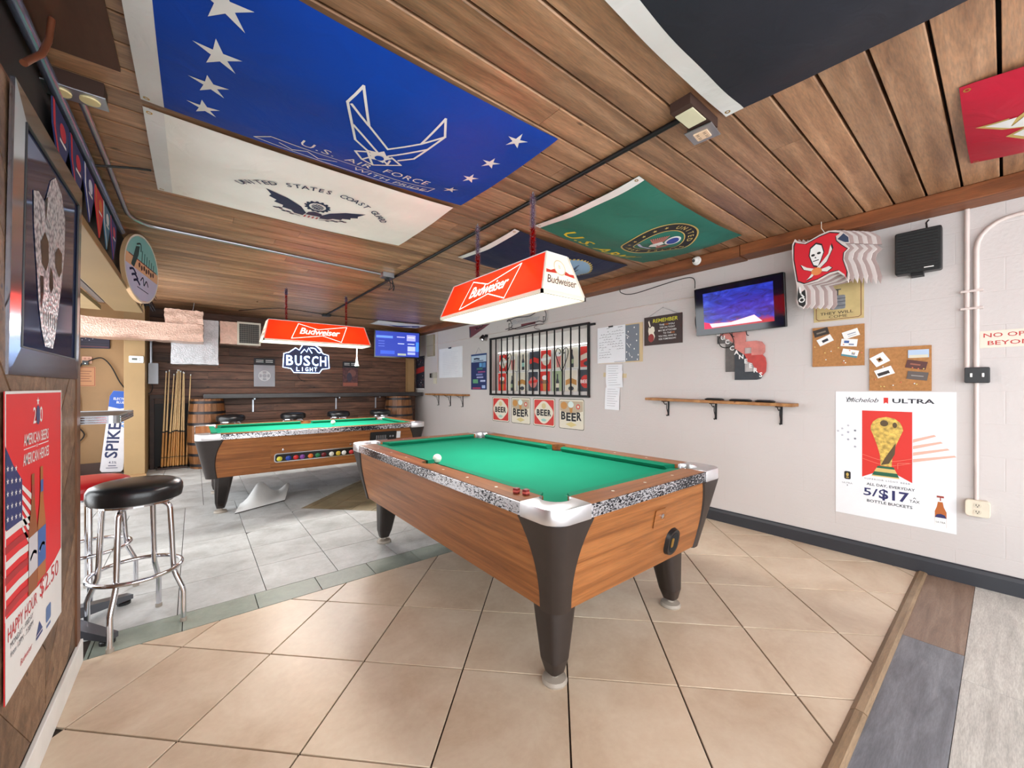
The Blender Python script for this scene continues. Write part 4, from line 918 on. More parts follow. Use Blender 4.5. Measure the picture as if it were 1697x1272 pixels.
# letter split along its diagonal: upper right red, lower left black, with two counters
bm_g = G(); up = [(-.058, .13), (.12, .13), (.16, .118), (.183, .085), (.183, .03), (.165, .005), (.02, .005), (.02, .075), (.075, .075), (.075, .03), (.02, .03), (.02, .005), (-.02, .03), (-.058, .07)]
part('letter_upper', G().prism([(-.058, .13), (.12, .13), (.16, .118), (.183, .085), (.183, .03), (.165, .005), (.08, .005), (.08, .075), (.02, .075), (.02, .015), (-.058, .075)], .004, .022), M_wr, t)
part('letter_middle', G().prism([(.02, .022), (.08, .022), (.08, .005), (.165, .005), (.185, -.02), (.195, -.07), (.19, -.14), (.165, -.175), (.12, -.135), (.085, -.065), (.05, -.05)], .004, .022), M_wr2, t)
part('letter_lower', G().prism([(-.058, .07), (.02, .01), (.05, -.05), (.02, -.05), (.02, -.14), (.12, -.138), (.165, -.178), (.15, -.20), (.12, -.21), (-.058, -.21)], .004, .0222), M_wk, t)
for k, ch in enumerate('BUCCANEERS'):
    f_ = k / 9; part('white_letter', G().text(ch, -.20 + .355 * f_, .185 - .372 * f_ + (.02 if k < 3 else 0), .040, .0235, None, .03), I_wh, t)
t = thing('cable_loop', 'black cable loop hanging under the television over the letter sign', 'cable', FR('R', (XR - .035, 1.60, 1.68))); part('cable', G().tube(crv([(-.02, .08, 0), (-.075, .02, 0), (-.05, -.05, 0), (.02, -.06, 0), (.06, -.01, 0), (.02, .08, 0)]), .004, 6), M_cable, t)
# long shelf with brackets
M_shelf = wood('shelf_pine', C(124, 84, 44), C(160, 116, 68), C(186, 144, 94), (9, 9, 9), 1.6, .5, (.95, 1.05), .1)
t = panel('wall_shelf', 'long wooden shelf on black scroll brackets below the television', 'shelf', 1.715, 1.12, rot=-.018)
part('board', G().box(-.66, .66, -.013, .013, .001, .15), M_shelf, t, bevel=.003)
def bracket(t, x, s=1.0, d=.13, h=.17):
    b = part('bracket', G().box(x - .008, x + .008, -h, -.0135, .001, .009).box(x - .008, x + .008, -.022, -.0135, .001, d), M_iron, t)
    sub('scroll', G().tube(crv([(x, -.02, d * .85), (x, -.05, d * .55), (x, -.045, d * .35), (x, -.09, d * .32), (x, -.12, d * .2), (x, -h + .02, .012), (x, -h, .03), (x, -h + .01, .045)]), .004, 6), M_iron, b)
for x in (-.475, .005, .54): bracket(t, x)
for k, (x, w_, lab) in enumerate(((.02, .14, 'flat black tray on the long shelf, left one'), (.245, .16, 'flat black tray on the long shelf, middle one'), (.44, .13, 'flat black tray on the long shelf, right one beside a small lump'))):
    a = -.018; cy = 1.12 - (x) * .018 + .0135
    tag(make('shelf_tray', G().frust(rrect(-w_ / 2, w_ / 2, -.045, .045, .02), 0, rrect(-w_ / 2 - .005, w_ / 2 + .005, -.05, .05, .022), .010).frust(rrect(-w_ / 2 - .005, w_ / 2 + .005, -.05, .05, .022), .010, rrect(-w_ / 2 + .01, w_ / 2 - .01, -.035, .035, .018), .020), M_black, M=T((XR - .075, 1.715 - x, cy)) @ RZ(-PI / 2) @ Matrix.Rotation(-.018, 4, 'Y').inverted(), smooth=40), lab, 'tray', 'trays on the long shelf')
# black sign REMEMBER
t = panel('wall_sign', 'dark brown sign headed REMEMBER hanging between the papers and the television', 'sign', 2.256, 1.858)
sheet(t, .43, .305, ink(52, 34, 30), .012, 'board'); Z = .0135
part('heading', G().text('REMEMBER', .03, .085, .040, Z, .28, .006, .1), ink(214, 208, 52), t)
ln = ['THE     YOU', 'STEP ON TODAY', 'MAY BE ATTACHED', 'TO THE     ', 'YOU WILL HAVE TO', 'KISS TOMORROW!']
for k, s_ in enumerate(ln): part('text_line', G().text(s_.strip(), .055 if k != 0 else .05, .045 - .030 * k, .018, Z, (.17, .17, .20, .09, .20, .19)[k], .003), I_wh, t)
part('orange_word', G().text('TOES', .045, .045, .018, Z + .0008, .05, .004).text('ASS', .115, -.045, .018, Z + .0008, .045, .004), ink(206, 120, 52), t)
part('donkey', G().flat([(-.16, .045), (-.145, .03), (-.12, .05), (-.095, .04), (-.088, .0), (-.10, -.02), (-.085, -.06), (-.10, -.10), (-.13, -.12), (-.16, -.10), (-.155, -.05), (-.165, .0)], Z).flat([(-.165, .10), (-.15, .045), (-.135, .05), (-.155, .115)], Z), ink(224, 214, 196), t); part('donkey_shirt', G().flat(ell(-.13, -.075, .035, .045, 14), Z + .0006), ink(140, 44, 40), t)
part('hanging_wire', G().tube([(-.17, .153, .008), (0, .235, .006), (.17, .153, .008)], .0015, 5), M_steel, t); part('nail', G().lathe([(.004, 0), (.004, .012)], 8, (0, .235, 0)), M_steel, t)
# papers: patterned board, score sheet, slips
t = panel('pin_board', 'grey board with white dots on a tan backing beside the REMEMBER sign', 'board', 2.80, 1.755)
sheet(t, .61, .435, ink(196, 172, 130), .006, 'backing'); part('dotted_panel', G().rect(.07, .265, -.205, .205, .0075), ink(110, 118, 128), t)
for k, (x, y) in enumerate(((.20, .17), (.23, .09), (.12, .13), (.23, .02), (.20, -.07), (.25, -.14), (.17, -.16), (.24, -.19), (.10, -.18), (.15, -.02), (.11, .06), (.10, -.10))): part('white_dot', G().flat(ell(x, y, .007, .009, 10), .0082), I_wh, t)
part('printed_script', G().stroke([(.09, .10), (.13, .07)], .006, .0082).stroke([(.10, .0), (.14, -.05)], .006, .0082).stroke([(.13, -.11), (.145, -.15)], .006, .0082), I_wh, t)
t = panel('score_sheet', 'handwritten white score sheet clipped on the grey dotted board', 'paper', 2.915, 1.757, .009)
sheet(t, .40, .43, M_paper, .002); g = G(); random.seed(5)
for r in range(11):
    x = -.17
    while x < (.16 if r < 8 else -.02):
        l = random.uniform(.012, .035)
        if random.random() < .72: g.stroke([(x, .15 - .03 * r), (x + l * .5, .157 - .03 * r + random.uniform(-.006, .006)), (x + l, .152 - .03 * r)], .0035, .0034)
        x += l + .012
g.stroke([(-.06, .195), (-.02, .197)], .004, .0034).stroke([(.10, .195), (.16, .198)], .004, .0034).stroke([(.05, -.205), (.19, -.203)], .004, .0034)
o = part('handwriting', g, I_dk, t); o['kind'] = 'stuff'; part('clip', G().box(-.03, .03, .205, .222, .002, .012), M_black, t)
for k, (y0, z0, w_, h_, r_, lab) in enumerate(((2.875, 1.45, .23, .14, -.02, 'white receipt pinned below the score sheet, top one of the stack'), (2.87, 1.345, .235, .19, .03, 'curled receipt bundle below the score sheet, middle of the stack'), (2.90, 1.12, .205, .26, -.02, 'long white receipt hanging lowest below the score sheet'))):
    t = panel('receipt', lab, 'paper', y0, z0, .001 + .002 * (2 - k), 'receipts below the score sheet', rot=r_); bow = .012 if k == 1 else .004
    part('slip', G().grid(lambda u, v: ((u - .5) * w_, (v - .5) * h_, .002 + bow * math.sin(PI * v) + (.01 * (1 - v) if k == 2 else 0)), 2, 8), M_paper, t, smooth=60)
    g = G()
    for r in range(int(h_ / .03)): g.rect(-w_ * .35, w_ * random.uniform(.1, .38), h_ / 2 - .02 - r * .028, h_ / 2 - .016 - r * .028, 0)
    g.mp(lambda a, b, c: (a, b, .003 + bow * math.sin(PI * (b / h_ + .5)) + (.01 * (.5 - b / h_) if k == 2 else 0))); o = part('print_lines', g, ink(150, 152, 158), t); o['kind'] = 'stuff'
tag(make('tape_strip', G().box(-.165, .165, -.025, .025, .0003, .0009), ink(196, 178, 140), M=FR('R', (XR, 2.87, 1.395)) @ RZ(-.06)), 'strip of tan tape behind the receipts', 'tape')
# cork boards and cards
M_cork = mat('cork', C(168, 118, 70), .85, var=.16, scale=60, bmp=.2, bscale=150)
def cork(label, yc, zc, w_, h_, seed):
    t = panel('cork_board', label, 'cork board', yc, zc); sheet(t, w_, h_, M_cork, .012, 'cork_panel'); random.seed(seed)
    for k in range(12): part('push_pin', G().lathe([(.0035, .0129), (.0045, .018), (.002, .021)], 8, (random.uniform(-.46, .46) * w_, random.uniform(-.46, .1) * h_, 0)), (ink(222, 200, 120), I_wh, ink(214, 120, 90))[k % 3], t)
cork('upper cork board with tilted business cards, under the keg sign', .804, 1.568, .312, .307, 3); cork('lower cork board with photo cards, above the white beer poster', .464, 1.381, .312, .307, 4)
def card(label, yc, zc, x, y, rot, base, marks, w_=.095, h_=.055):
    t = panel('business_card', label, 'card', yc - x, zc + y, .0142, 'cards pinned to the cork boards', rot=rot)
    sheet(t, w_, h_, base, .0012)
    for m_, bx in marks: part('print', G().rect(*bx, .0024), m_, t)
kk = I_dk
card('dark card in the top left of the upper cork board', .804, 1.568, -.10, .115, .25, ink(52, 44, 38), [(ink(120, 110, 96), (-.03, .03, -.008, .004))])
card('white card with black logo below the dark card', .804, 1.568, -.075, .05, .45, I_wh, [(kk, (-.02, .02, -.012, .008))])
card('white card in the top right of the upper cork board', .804, 1.568, .08, .085, .30, I_wh, [(ink(120, 130, 150), (-.02, .03, -.002, .004)), (ink(150, 160, 170), (-.02, .03, -.016, -.012))])
card('white card with blue logo in the middle right of the upper cork board', .804, 1.568, .07, .02, -.12, I_wh, [(ink(60, 90, 150), (-.03, .0, -.004, .014)), (ink(110, 120, 150), (0, .03, -.018, -.008))])
card('white and teal card in the lower right of the upper cork board', .804, 1.568, .075, -.06, -.25, I_wh, [(ink(70, 130, 140), (-.0475, .0475, -.0275, -.014)), (ink(140, 140, 150), (.01, .03, -.008, .01))])
card('white folded card with round brown emblem on the lower cork board', .464, 1.381, -.10, .07, .55, I_wh, [(ink(140, 100, 60), (-.014, .012, -.016, .014)), (ink(60, 70, 50), (-.006, .006, -.006, .006))], .085, .075)
card('white card with a black band on the lower cork board', .464, 1.381, -.075, -.02, .38, I_wh, [(ink(46, 40, 40), (-.04, .025, -.018, .004))], .095, .058)
card('pale blue photo card at the top of the lower cork board', .464, 1.381, .095, .10, .0, ink(170, 190, 214), [(ink(206, 200, 180), (-.045, .045, -.028, -.008))], .10, .055)
card('dark red photo card in the middle of the lower cork board', .464, 1.381, .085, .025, -.22, ink(84, 48, 44), [(ink(150, 90, 70), (-.03, .02, -.004, .006))], .10, .055)
card('grey brown photo card lowest on the lower cork board', .464, 1.381, .09, -.05, -.15, ink(90, 80, 76), [(ink(150, 144, 140), (-.03, .03, -.004, .002))], .10, .055)
# keg sign behind the hanging cut-out
t = panel('keg_sign', 'tan metal sign with a silver keg behind the hanging pirate cut-out', 'sign', .802, 1.985)
sheet(t, .302, .44, mat('aged_tan', C(190, 168, 116), .5, var=.15, scale=8), .004); Z = .0055
part('border', G().stroke([(-.135, .20), (-.135, -.195), (-.12, -.208), (.12, -.208), (.135, -.195), (.135, .20)], .004, Z), ink(110, 56, 40), t)
kg = part('keg', G().prism(rrect(-.045, .045, -.135, -.03, .012), .005, .012), mat('printed_steel', C(150, 154, 160), .35, .5, .2, 20), t); 
for y in (-.055, -.08, -.11): sub('keg_band', G().rect(-.046, .046, y - .003, y + .003, .0125), ink(90, 94, 104), kg)
sub('keg_tap', G().rect(-.004, .004, -.03, .015, .0125).rect(-.02, .02, .010, .018, .0125), ink(80, 80, 84), kg)
part('lettering', G().text('THEY WILL', -.01, -.170, .022, Z, .20, .006), ink(46, 34, 24), t); part('lettering', G().text('COME', .0, -.198, .021, Z, .11, .0), ink(46, 34, 24), t)
# hanging layered cut-out
t = thing('hanging_cutout', 'layered red pirate flag cut-out hanging from the beam by string', 'decoration', FR('R', (3.55, .84, 2.15)))
OUT = [(-0.156, 0.223), (-0.174, 0.186), (-0.176, 0.129), (-0.166, 0.011), (-0.147, -0.119), (-0.139, -0.213), (-0.145, -0.246), (-0.137, -0.282), (-0.104, -0.31), (-0.082, -0.279), (-0.085, -0.177), (-0.108, -0.133), (-0.016, -0.124), (0.046, -0.093), (0.098, -0.083), (0.139, -0.125), (0.158, -0.171), (0.164, -0.119), (0.148, -0.042), (0.131, 0.005), (0.139, 0.045), (0.164, 0.07), (0.139, 0.109), (0.164, 0.102), (0.156, 0.157), (0.123, 0.194), (0.089, 0.215), (0.046, 0.223), (-0.007, 0.211), (-0.052, 0.191), (-0.099, 0.177), (-0.137, 0.199)]
M_card = mat('grey_cardboard', C(206, 196, 192), .8, var=.06); M_card2 = mat('mauve_cardboard', C(166, 146, 142), .8, var=.1)
for k in range(1, 8): part('backing_layer', G().prism([(x + .020 * k, y - .001 * k) for x, y in OUT], -.026 * k, -.026 * k + .012), (M_card, M_card2)[k % 2], t)
part('front_layer', G().prism(OUT, -.006, .004), M_card, t); Z = .005
RED = [(-0.158, 0.201), (-0.166, 0.174), (-0.166, 0.069), (-0.142, -0.103), (-0.099, -0.129), (-0.016, -0.113), (0.055, -0.079), (0.106, -0.074), (0.144, -0.115), (0.152, -0.148), (0.154, -0.096), (0.131, -0.006), (0.135, 0.046), (0.156, 0.067), (0.123, 0.103), (0.093, 0.143), (0.089, 0.177), (0.114, 0.191), (0.055, 0.214), (-0.007, 0.2), (-0.09, 0.168), (-0.137, 0.187)]
def grow(p, s, cx=0, cy=.04): return [(cx + (x - cx) * s, cy + (y - cy) * s) for x, y in p]
part('black_outline', G().flat(RED, Z), I_bk, t); part('red_field', G().flat(grow(RED, .955), Z + .0008), ink(198, 22, 40), t)
SK = [(-0.057, 0.12), (-0.025, 0.147), (0.006, 0.13), (0.018, 0.078), (0.002, 0.027), (-0.014, -0.014), (-0.039, -0.002), (-0.052, 0.035), (-0.063, 0.071)]
S1 = [(0.068, 0.086), (0.059, 0.121), (0.046, 0.059), (0.011, 0.013), (-0.034, -0.04), (-.07, -.09), (-.085, -.104), (-.05, -.088), (-.02, -.05), (0.037, 0.007)]
S2 = [(-0.118, 0.017), (-0.099, -0.022), (-0.052, -0.044), (-.01, -.045), (.05, -.03), (.066, -.045), (.04, -.066), (.012, -.058), (-.01, -.055), (-0.04, -0.028), (-0.08, -0.012)]
part('skull_shadow', G().flat(grow(SK, 1.16, -.02, .065), Z + .0014).flat(grow(S1, 1.10, -.01, .01), Z + .0014).flat(grow(S2, 1.08, -.02, -.02), Z + .0014), I_bk, t)
part('crossed_swords', G().flat(S1, Z + .002).flat(S2, Z + .002), ink(214, 212, 206), t); part('skull', G().flat(SK, Z + .0026), I_w, t)
part('skull_face', G().flat(ell(-.043, .07, .012, .009, 10), Z + .0032).flat(ell(-.008, .078, .012, .009, 10), Z + .0032).flat([(-.03, .058), (-.022, .045), (-.034, .045)], Z + .0032).stroke([(-.042, .025), (-.01, .03)], .006, Z + .0032), I_bk, t)
part('ball_emblem', G().flat(ell(-.022, -.052, .032, .028, 18), Z + .0026), ink(214, 130, 70), t)
part('hilt', G().flat([(-0.135, -0.135), (-0.127, -0.192), (-0.093, -0.17), (-0.087, -0.223), (-0.09, -0.282), (-0.104, -0.30), (-0.132, -0.278), (-0.140, -0.235)], Z), I_bk, t); part('hilt_guard', G().stroke([(-.125, -.15), (-.118, -.20), (-.10, -.225)], .010, Z + .0008).ring(-.112, -.245, .012, .020, Z + .0008, 14), I_w, t)
part('navy_corner', G().flat([(0.131, 0.18), (0.158, 0.145), (0.160, 0.110), (0.139, 0.116), (0.098, 0.149)], Z + .0014), ink(44, 58, 84), t)
part('string', G().tube([(.02, .22, -.05), (.0, .262, -.02), (.0, .31, -.02)], .002, 5), ink(214, 208, 196), t)
# speaker
t = panel('wall_speaker', 'black square speaker hanging under the wooden beam', 'speaker', .366, 2.163)
part('cabinet', G().prism(rrect(-.11, .11, -.142, .142, .012), .02, .085), M_black, t, bevel=.004); gr = part('grille', G().prism(rrect(-.104, .104, -.135, .135, .01), .0851, .09), mat('grille_cloth', C(24, 26, 26), .7, bmp=.3, bscale=200), t)
for k in range(13): sub('grille_slot', G().box(-.095, .095, -.118 + k * .0195, -.112 + k * .0195, .0901, .092), M_iron, gr)
part('badge', G().rect(.03, .075, -.122, -.116, .0925), I_wh, t); part('mount', G().box(-.035, .025, -.162, -.1425, .0, .07), M_iron, t); part('hanger', G().tube([(.04, .142, .05), (.035, .19, .03), (.045, .21, .01)], .005, 6), M_cable, t)
# conduits, switches and the low socket
M_pc = mat('painted_conduit', C(204, 190, 184), .5)
pipe('wall_conduit', [(XR - .014, .152, 1.377), (XR - .014, .152, 2.384)], .0125, M_pc, 'straight painted conduit rising from the black switch box', 'conduit')
pipe('wall_conduit', [(XR - .014, .113, 1.377), (XR - .014, .113, 2.12)] + [(XR - .014, .113 - .16 * (1 - math.cos(a)), 2.12 + .165 * math.sin(a)) for a in (.26, .52, .78, 1.05, 1.31, 1.57)] + [(XR - .014, -.6, 2.285)], .0125, M_pc, 'painted conduit that curves away to the right near the beam', 'conduit')
pipe('wall_conduit', [(XR - .012, .113, .545), (XR - .012, .113, 1.279)], .010, M_pc, 'painted conduit dropping from the switch box to the low socket', 'conduit')
for k, z_ in enumerate((1.75, 1.86)): tag(make('conduit_strap', G().box(XR - .029, XR - .001, .085, .18, z_ - .007, z_ + .007), M_pc, bevel=.002), ('lower strap across the two painted conduits', 'upper strap across the two painted conduits')[k], 'strap')
t = panel('switch_box', 'black switch box with two white toggles on the right wall', 'switch', .11, 1.328)
part('box_body', G().prism(rrect(-.052, .052, -.049, .049, .008), .001, .045), M_black, t, bevel=.003)
for x in (-.024, .024): part('toggle', G().box(x - .005, x + .005, -.012, .012, .0452, .056), I_wh, t, bevel=.002)
t = panel('wall_outlet', 'cream wall socket box low on the right wall', 'outlet', .108, .495); part('box_body', G().prism(rrect(-.052, .052, -.051, .051, .018), .001, .045), mat('cream_box', C(214, 204, 184), .5), t, bevel=.004)
for y in (-.02, .02): 
    r_ = part('receptacle', G().prism(ell(0, y, .017, .016, 16), .0452, .048), ink(206, 196, 176), t); sub('slot', G().rect(-.007, -.004, y - .002, y + .008, .0485).rect(.004, .007, y - .002, y + .008, .0485).flat(ell(0, y - .007, .003, .003, 8), .0485), M_black, r_)
t = panel('warning_sign', 'white sign with red capitals at the right edge', 'sign', -.20, 1.55); sheet(t, .60, .105, ink(216, 204, 188), .002); part('red_lettering', G().text('NO OPEN CONTAINERS', -.285, .012, .027, .0035, .55, .006, al='l'), ink(176, 40, 40), t); part('red_lettering', G().text('BEYOND THIS POINT', -.268, -.036, .027, .0035, .50, .006, al='l'), ink(176, 40, 40), t)
# security camera on the beam
t = thing('security_camera', 'white dome camera fixed to the wooden beam beside the green flag', 'camera', FR('R', (3.659, 1.80, 2.432))); part('base', G().lathe([(.04, .0), (.04, .012), (.034, .02)], 20), M_white, t, smooth=40)
part('dome', G().lathe([(.031, .0201), (.031, .03), (.026, .043), (.016, .052), (.004, .055)], 18), M_white, t, smooth=60); part('lens', G().lathe([(.014, .0), (.013, .012), (.006, .016)], 14).xf(T((-.006, -.006, .046)) @ Matrix.Rotation(.3, 4, 'X')), M_black, t)
pipe('power_cord', crv([(3.80, 2.76, 2.376), (3.80, 2.74, 2.33), (3.835, 2.6, 2.30), (3.84, 2.1, 2.345), (3.84, 1.93, 2.33), (3.82, 1.90, 2.22)]), .004, M_cable, 'black cord looping along the wall under the beam to the television', 'cord')
pipe('wall_conduit', [(XR - .009, 8.2, 2.13), (XR - .009, 5.62, 2.135)], .006, M_pc, 'thin conduit along the wall above the white pad', 'conduit'); pipe('wall_conduit', [(XR - .009, 5.40, 2.14), (XR - .009, 1.92, 2.145)], .006, M_pc, 'thin conduit along the wall above the barred window', 'conduit')

# ============================================================ the window bars and tin signs
t = thing('window_bars', 'black iron bars with two scroll hearts across the window', 'window bars', FR('R', (XR, (WY0 + WY1) / 2, (WZ0 + WZ1) / 2)))
hw, hh = (WY1 - WY0) / 2 + .02, (WZ1 - WZ0) / 2 + .01
for y in (-hh, hh): part('cross_rail', G().box(-hw - .015, hw + .015, y - .014, y + .014, .006, .034), M_iron, t)
for x in (-hw, hw): part('side_rail', G().box(x - .012, x + .012, -hh - .013, hh + .013, .006, .033), M_iron, t)
for k in range(1, 14):
    x = -hw + 2 * hw * k / 14; b = part('bar', G().box(x - .0075, x + .0075, -hh, hh, .012, .027), M_iron, t)
    if k in (3, 11):
        for s in (-1, 1): sub('scroll', G().tube(crv([(x, -.13, .03), (x + s * .05, -.04, .03), (x + s * .10, .06, .03), (x + s * .115, .13, .03), (x + s * .085, .18, .03), (x + s * .04, .165, .03), (x + s * .02, .13, .03), (x + s * .04, .11, .03), (x + s * .055, .125, .03)]), .0055, 6), M_iron, b)
part('latch', G().box(hw + .0155, hw + .10, hh - .03, hh - .005, .004, .03), M_iron, t)
I_cream = ink(214, 208, 190); I_teal = ink(150, 196, 186); I_amb = ink(186, 132, 66); I_grn = ink(150, 166, 130); I_char = ink(52, 56, 66); I_pk = ink(206, 120, 116)
def beer_sign(label, yc, kind):
    t = panel('tin_sign', label, 'tin sign', yc, .902, group='tin signs under the window'); w_, h_ = .455, .405
    sheet(t, w_, h_, I_cream, .003, 'plate', .03); part('black_line', G().add(*(lambda a, b: ([(x, y, .0042) for x, y in a] + [(x, y, .0042) for x, y in b], [(i, (i + 1) % len(a), len(a) + (i + 1) % len(a), len(a) + i) for i in range(len(a))]))(rrect(-w_ / 2 + .004, w_ / 2 - .004, -h_ / 2 + .004, h_ / 2 - .004, .028), rrect(-w_ / 2 + .012, w_ / 2 - .012, -h_ / 2 + .012, h_ / 2 - .012, .024))), I_char, t)
    if kind:
        part('red_field', G().flat(rrect(-.20, .20, -.175, .175, .02), .0043), ink(196, 54, 50), t)
        part('cream_badge', G().flat([(.175 * math.cos(a) * (1 + .07 * math.cos(4 * a)), .15 * math.sin(a) * (1 + .07 * math.cos(4 * a))) for a in [2 * PI * k / 40 for k in range(40)]], .0048), I_cream, t)
        part('hop', G().flat(ell(0, .09, .045, .04, 14), .0053), ink(200, 186, 140), t); part('teal_banner', G().flat([(-.06, -.105), (0, -.085), (.06, -.105), (.03, -.13), (-.03, -.13)], .0053), I_teal, t); ty, th, tw = -.045, .085, .30
    else:
        part('amber_field', G().flat([(-.20, .0), (.20, .0), (.20, .17), (-.20, .17)], .0043), ink(176, 160, 136), t); part('barrel', G().flat(ell(-.13, .11, .06, .05, 18), .0047), I_amb, t)
        part('beer_foam', G().flat(ell(-.005, .125, .05, .042, 16), .0052), ink(206, 222, 218), t); part('beer_glass', G().flat([(-.04, .11), (.03, .11), (.02, .02), (-.02, .02)], .005), I_amb, t)
        part('bottle_cap', G().ring(.12, .10, .018, .034, .0047, 16), ink(196, 70, 62), t); part('bottle_cap_centre', G().flat(ell(.12, .10, .018, .018, 12), .0047), I_cream, t)
        part('cream_banner', G().flat([(-.21, .045), (0, -.005), (.21, .045), (.21, -.10), (0, -.075), (-.21, -.10)], .0055), I_cream, t); part('gold_diamond', G().flat([(-.10, -.135), (0, -.10), (.10, -.135), (0, -.17)], .0047), ink(206, 190, 130), t); ty, th, tw = -.085, .105, .37
    for k, ch in enumerate('BEER'): part('letter', G().text(ch, (k - 1.5) * tw / 4, ty + (.0 if kind else (.012 if k in (0, 3) else 0)), th, .0062, tw / 4 * .88, .04), ink(22, 24, 30), t)
beer_sign('red BEER tin sign under the window, leftmost', 5.085, 1); beer_sign('tan BEER tin sign under the window, second from the left', 4.585, 0)
beer_sign('red BEER tin sign under the window, third from the left', 4.075, 1); beer_sign('tan BEER tin sign under the window, nearest the papers', 3.555, 0)
cols = [(I_red, I_cream), (I_cream, I_pk), (I_cream, I_teal), (I_char, I_red), (I_red, I_cream), (I_cream, I_pk), (I_cream, I_grn), (I_red, I_cream)]
colsB = [(I_red, I_char), (I_cream, I_grn), (I_cream, I_amb), (I_char, I_pk), (I_red, I_char), (I_grn, I_cream), (I_cream, I_amb), (I_char, I_red)]
ordn = ['leftmost', 'second from the left', 'third from the left', 'fourth from the left', 'fifth from the left', 'sixth from the left', 'seventh from the left', 'rightmost']
for row, (zc, hgt, cc) in enumerate(((1.655, .29, cols), (1.33, .33, colsB))):
    for k in range(8):
        yc = WY1 - .135 - k * .2545; w_ = .235; a, b = cc[k]
        t = panel('tin_sign', '%s tin beer sign behind the bars, %s row, %s' % (('small', 'tall')[row], ('upper', 'lower')[row], ordn[k]), 'tin sign', yc, zc, 0, 'tin signs behind the bars', XR + (.13 if row == 0 else .11))
        sheet(t, w_, hgt, I_wh, .004, 'plate', .012); part('field', G().flat(rrect(-w_ / 2 + .01, w_ / 2 - .01, -hgt / 2 + .01, hgt / 2 - .01, .01), .0055), a, t)
        v = (k + row) % 4
        if v == 0: part('badge', G().flat(ell(0, .0, .085, .085, 20), .0062), b, t); part('badge_band', G().flat([(-.10, -.02), (.10, .0), (.10, .04), (-.10, .02)], .0068), I_red if a is not I_red else I_wh, t)
        elif v == 1:
            part('glass', G().flat([(-.05, .05), (.05, .05), (.035, -.12), (-.035, -.12)], .0062), I_amb if row else b, t); part('foam', G().flat(ell(0, .065, .06, .035, 14), .0066), I_wh, t)
        elif v == 2: part('bottle', G().flat([(-.03, -.13), (-.03, .0), (-.012, .05), (-.012, .11), (.012, .11), (.012, .05), (.03, .0), (.03, -.13)], .0062), I_char if a is not I_char else b, t); part('bottle_label', G().rect(-.03, .03, -.08, -.02, .0066), b, t)
        else: part('banner', G().flat([(-.10, .02), (0, .05), (.10, .02), (.10, -.05), (0, -.02), (-.10, -.05)], .0062), b, t); part('lower_disc', G().flat(ell(0, -.09, .05, .03, 14), .0062), I_char, t)
        if row and k in (0, 4, 7): part('lettering', G().text('BEER', 0, -.02, .045, .0075, .17, .02), I_char if a is not I_char else I_wh, t)
# unlit neon word above the window
t = panel('neon_sign', 'unlit tube neon sign in script above the barred window', 'neon sign', 4.46, 2.245); M_tube = mat('unlit_tube', C(70, 64, 70), .25)
part('script_tubes', G().text('Budweiser', .02, -.03, .075, .035, .62, .004, .35, .92).text('Budweiser', .02, -.03, .075, .042, .62, .004, .35, .92), ink(176, 176, 180), t)
part('outline_tube', G().tube(crv([(-.46, -.08, .03), (-.30, -.05, .03), (-.36, .06, .03), (-.42, .04, .03), (-.2, .07, .03), (.1, .05, .03), (.30, .10, .03), (.42, .09, .03), (.46, .02, .03), (.42, -.07, .03), (.3, -.05, .03), (.05, -.075, .03), (-.2, -.09, .03), (-.40, -.10, .03)]), .006, 6), M_tube, t, smooth=60)
part('lower_tube', G().tube(crv([(-.35, -.06, .02), (-.2, -.105, .02), (.0, -.10, .02), (.25, -.09, .02), (.38, -.10, .02)]), .005, 6), M_tube, t); part('red_plate', G().rect(-.10, .22, -.075, -.04, .015), ink(110, 50, 56), t)
for x in (-.38, .40): part('stand_off', G().tube([(x, 0, .001), (x, 0, .03)], .005, 6).tube([(x, .0, .03), (x + .01, -.10, .03)], .004, 6), M_iron, t)
part('lead_wire', G().tube(crv([(.30, -.09, .03), (.22, -.12, .035), (.24, -.15, .03), (.32, -.168, .02)]), .003, 6), M_cable, t)
# pennant, spotlight, blue poster, pad, switch, far shelf, corner banner
t = panel('pennant', 'maroon pennant on the wall left of the neon script', 'pennant', 5.72, 2.245); part('cloth', G().prism([(-.30, .095), (-.28, -.115), (.34, .07)], .001, .004), ink(104, 52, 60), t); part('white_script', G().stroke(crv([(-.10, .02), (-.07, .05), (-.04, .02), (0, .055), (.04, .03), (.09, .06), (.13, .045)]), .016, .005), I_wh, t); part('stripe', G().flat([(-.29, .05), (-.285, -.09), (-.25, -.08), (-.25, .05)], .005), ink(60, 60, 72), t)
t = panel('spotlight', 'small silver and black spotlight on the wall beside the window', 'spotlight', 5.46, 2.12); part('mount', G().box(-.02, .02, -.02, .02, .001, .04), M_iron, t); part('head', G().tube([(-.03, .0, .05), (-.04, -.06, .09)], [.035, .045], 12), M_black, t, smooth=40); part('reflector', G().tube([(-.04, -.061, .0905), (-.042, -.075, .099)], [.043, .04], 12), M_chrome, t)
t = panel('league_poster', 'dark blue hanging poster with a pale header, left of the window', 'poster', 5.715, 1.525); sheet(t, .48, .62, ink(30, 44, 92), .004); part('header', G().rect(-.23, .23, .17, .28, .0055), ink(176, 196, 214), t); part('header_bar', G().rect(-.24, .24, .285, .31, .0055), ink(40, 70, 120), t)
part('header_word', G().stroke([(-.14, .225), (-.06, .23), (.02, .22)], .028, .0062).stroke([(-.16, .19), (.14, .19)], .012, .0062), ink(36, 44, 70), t); part('photo_tiles', G().rect(.02, .10, .08, .15, .0055).rect(.12, .155, .07, .15, .0055).rect(.17, .205, .07, .15, .0055), ink(90, 150, 200), t)
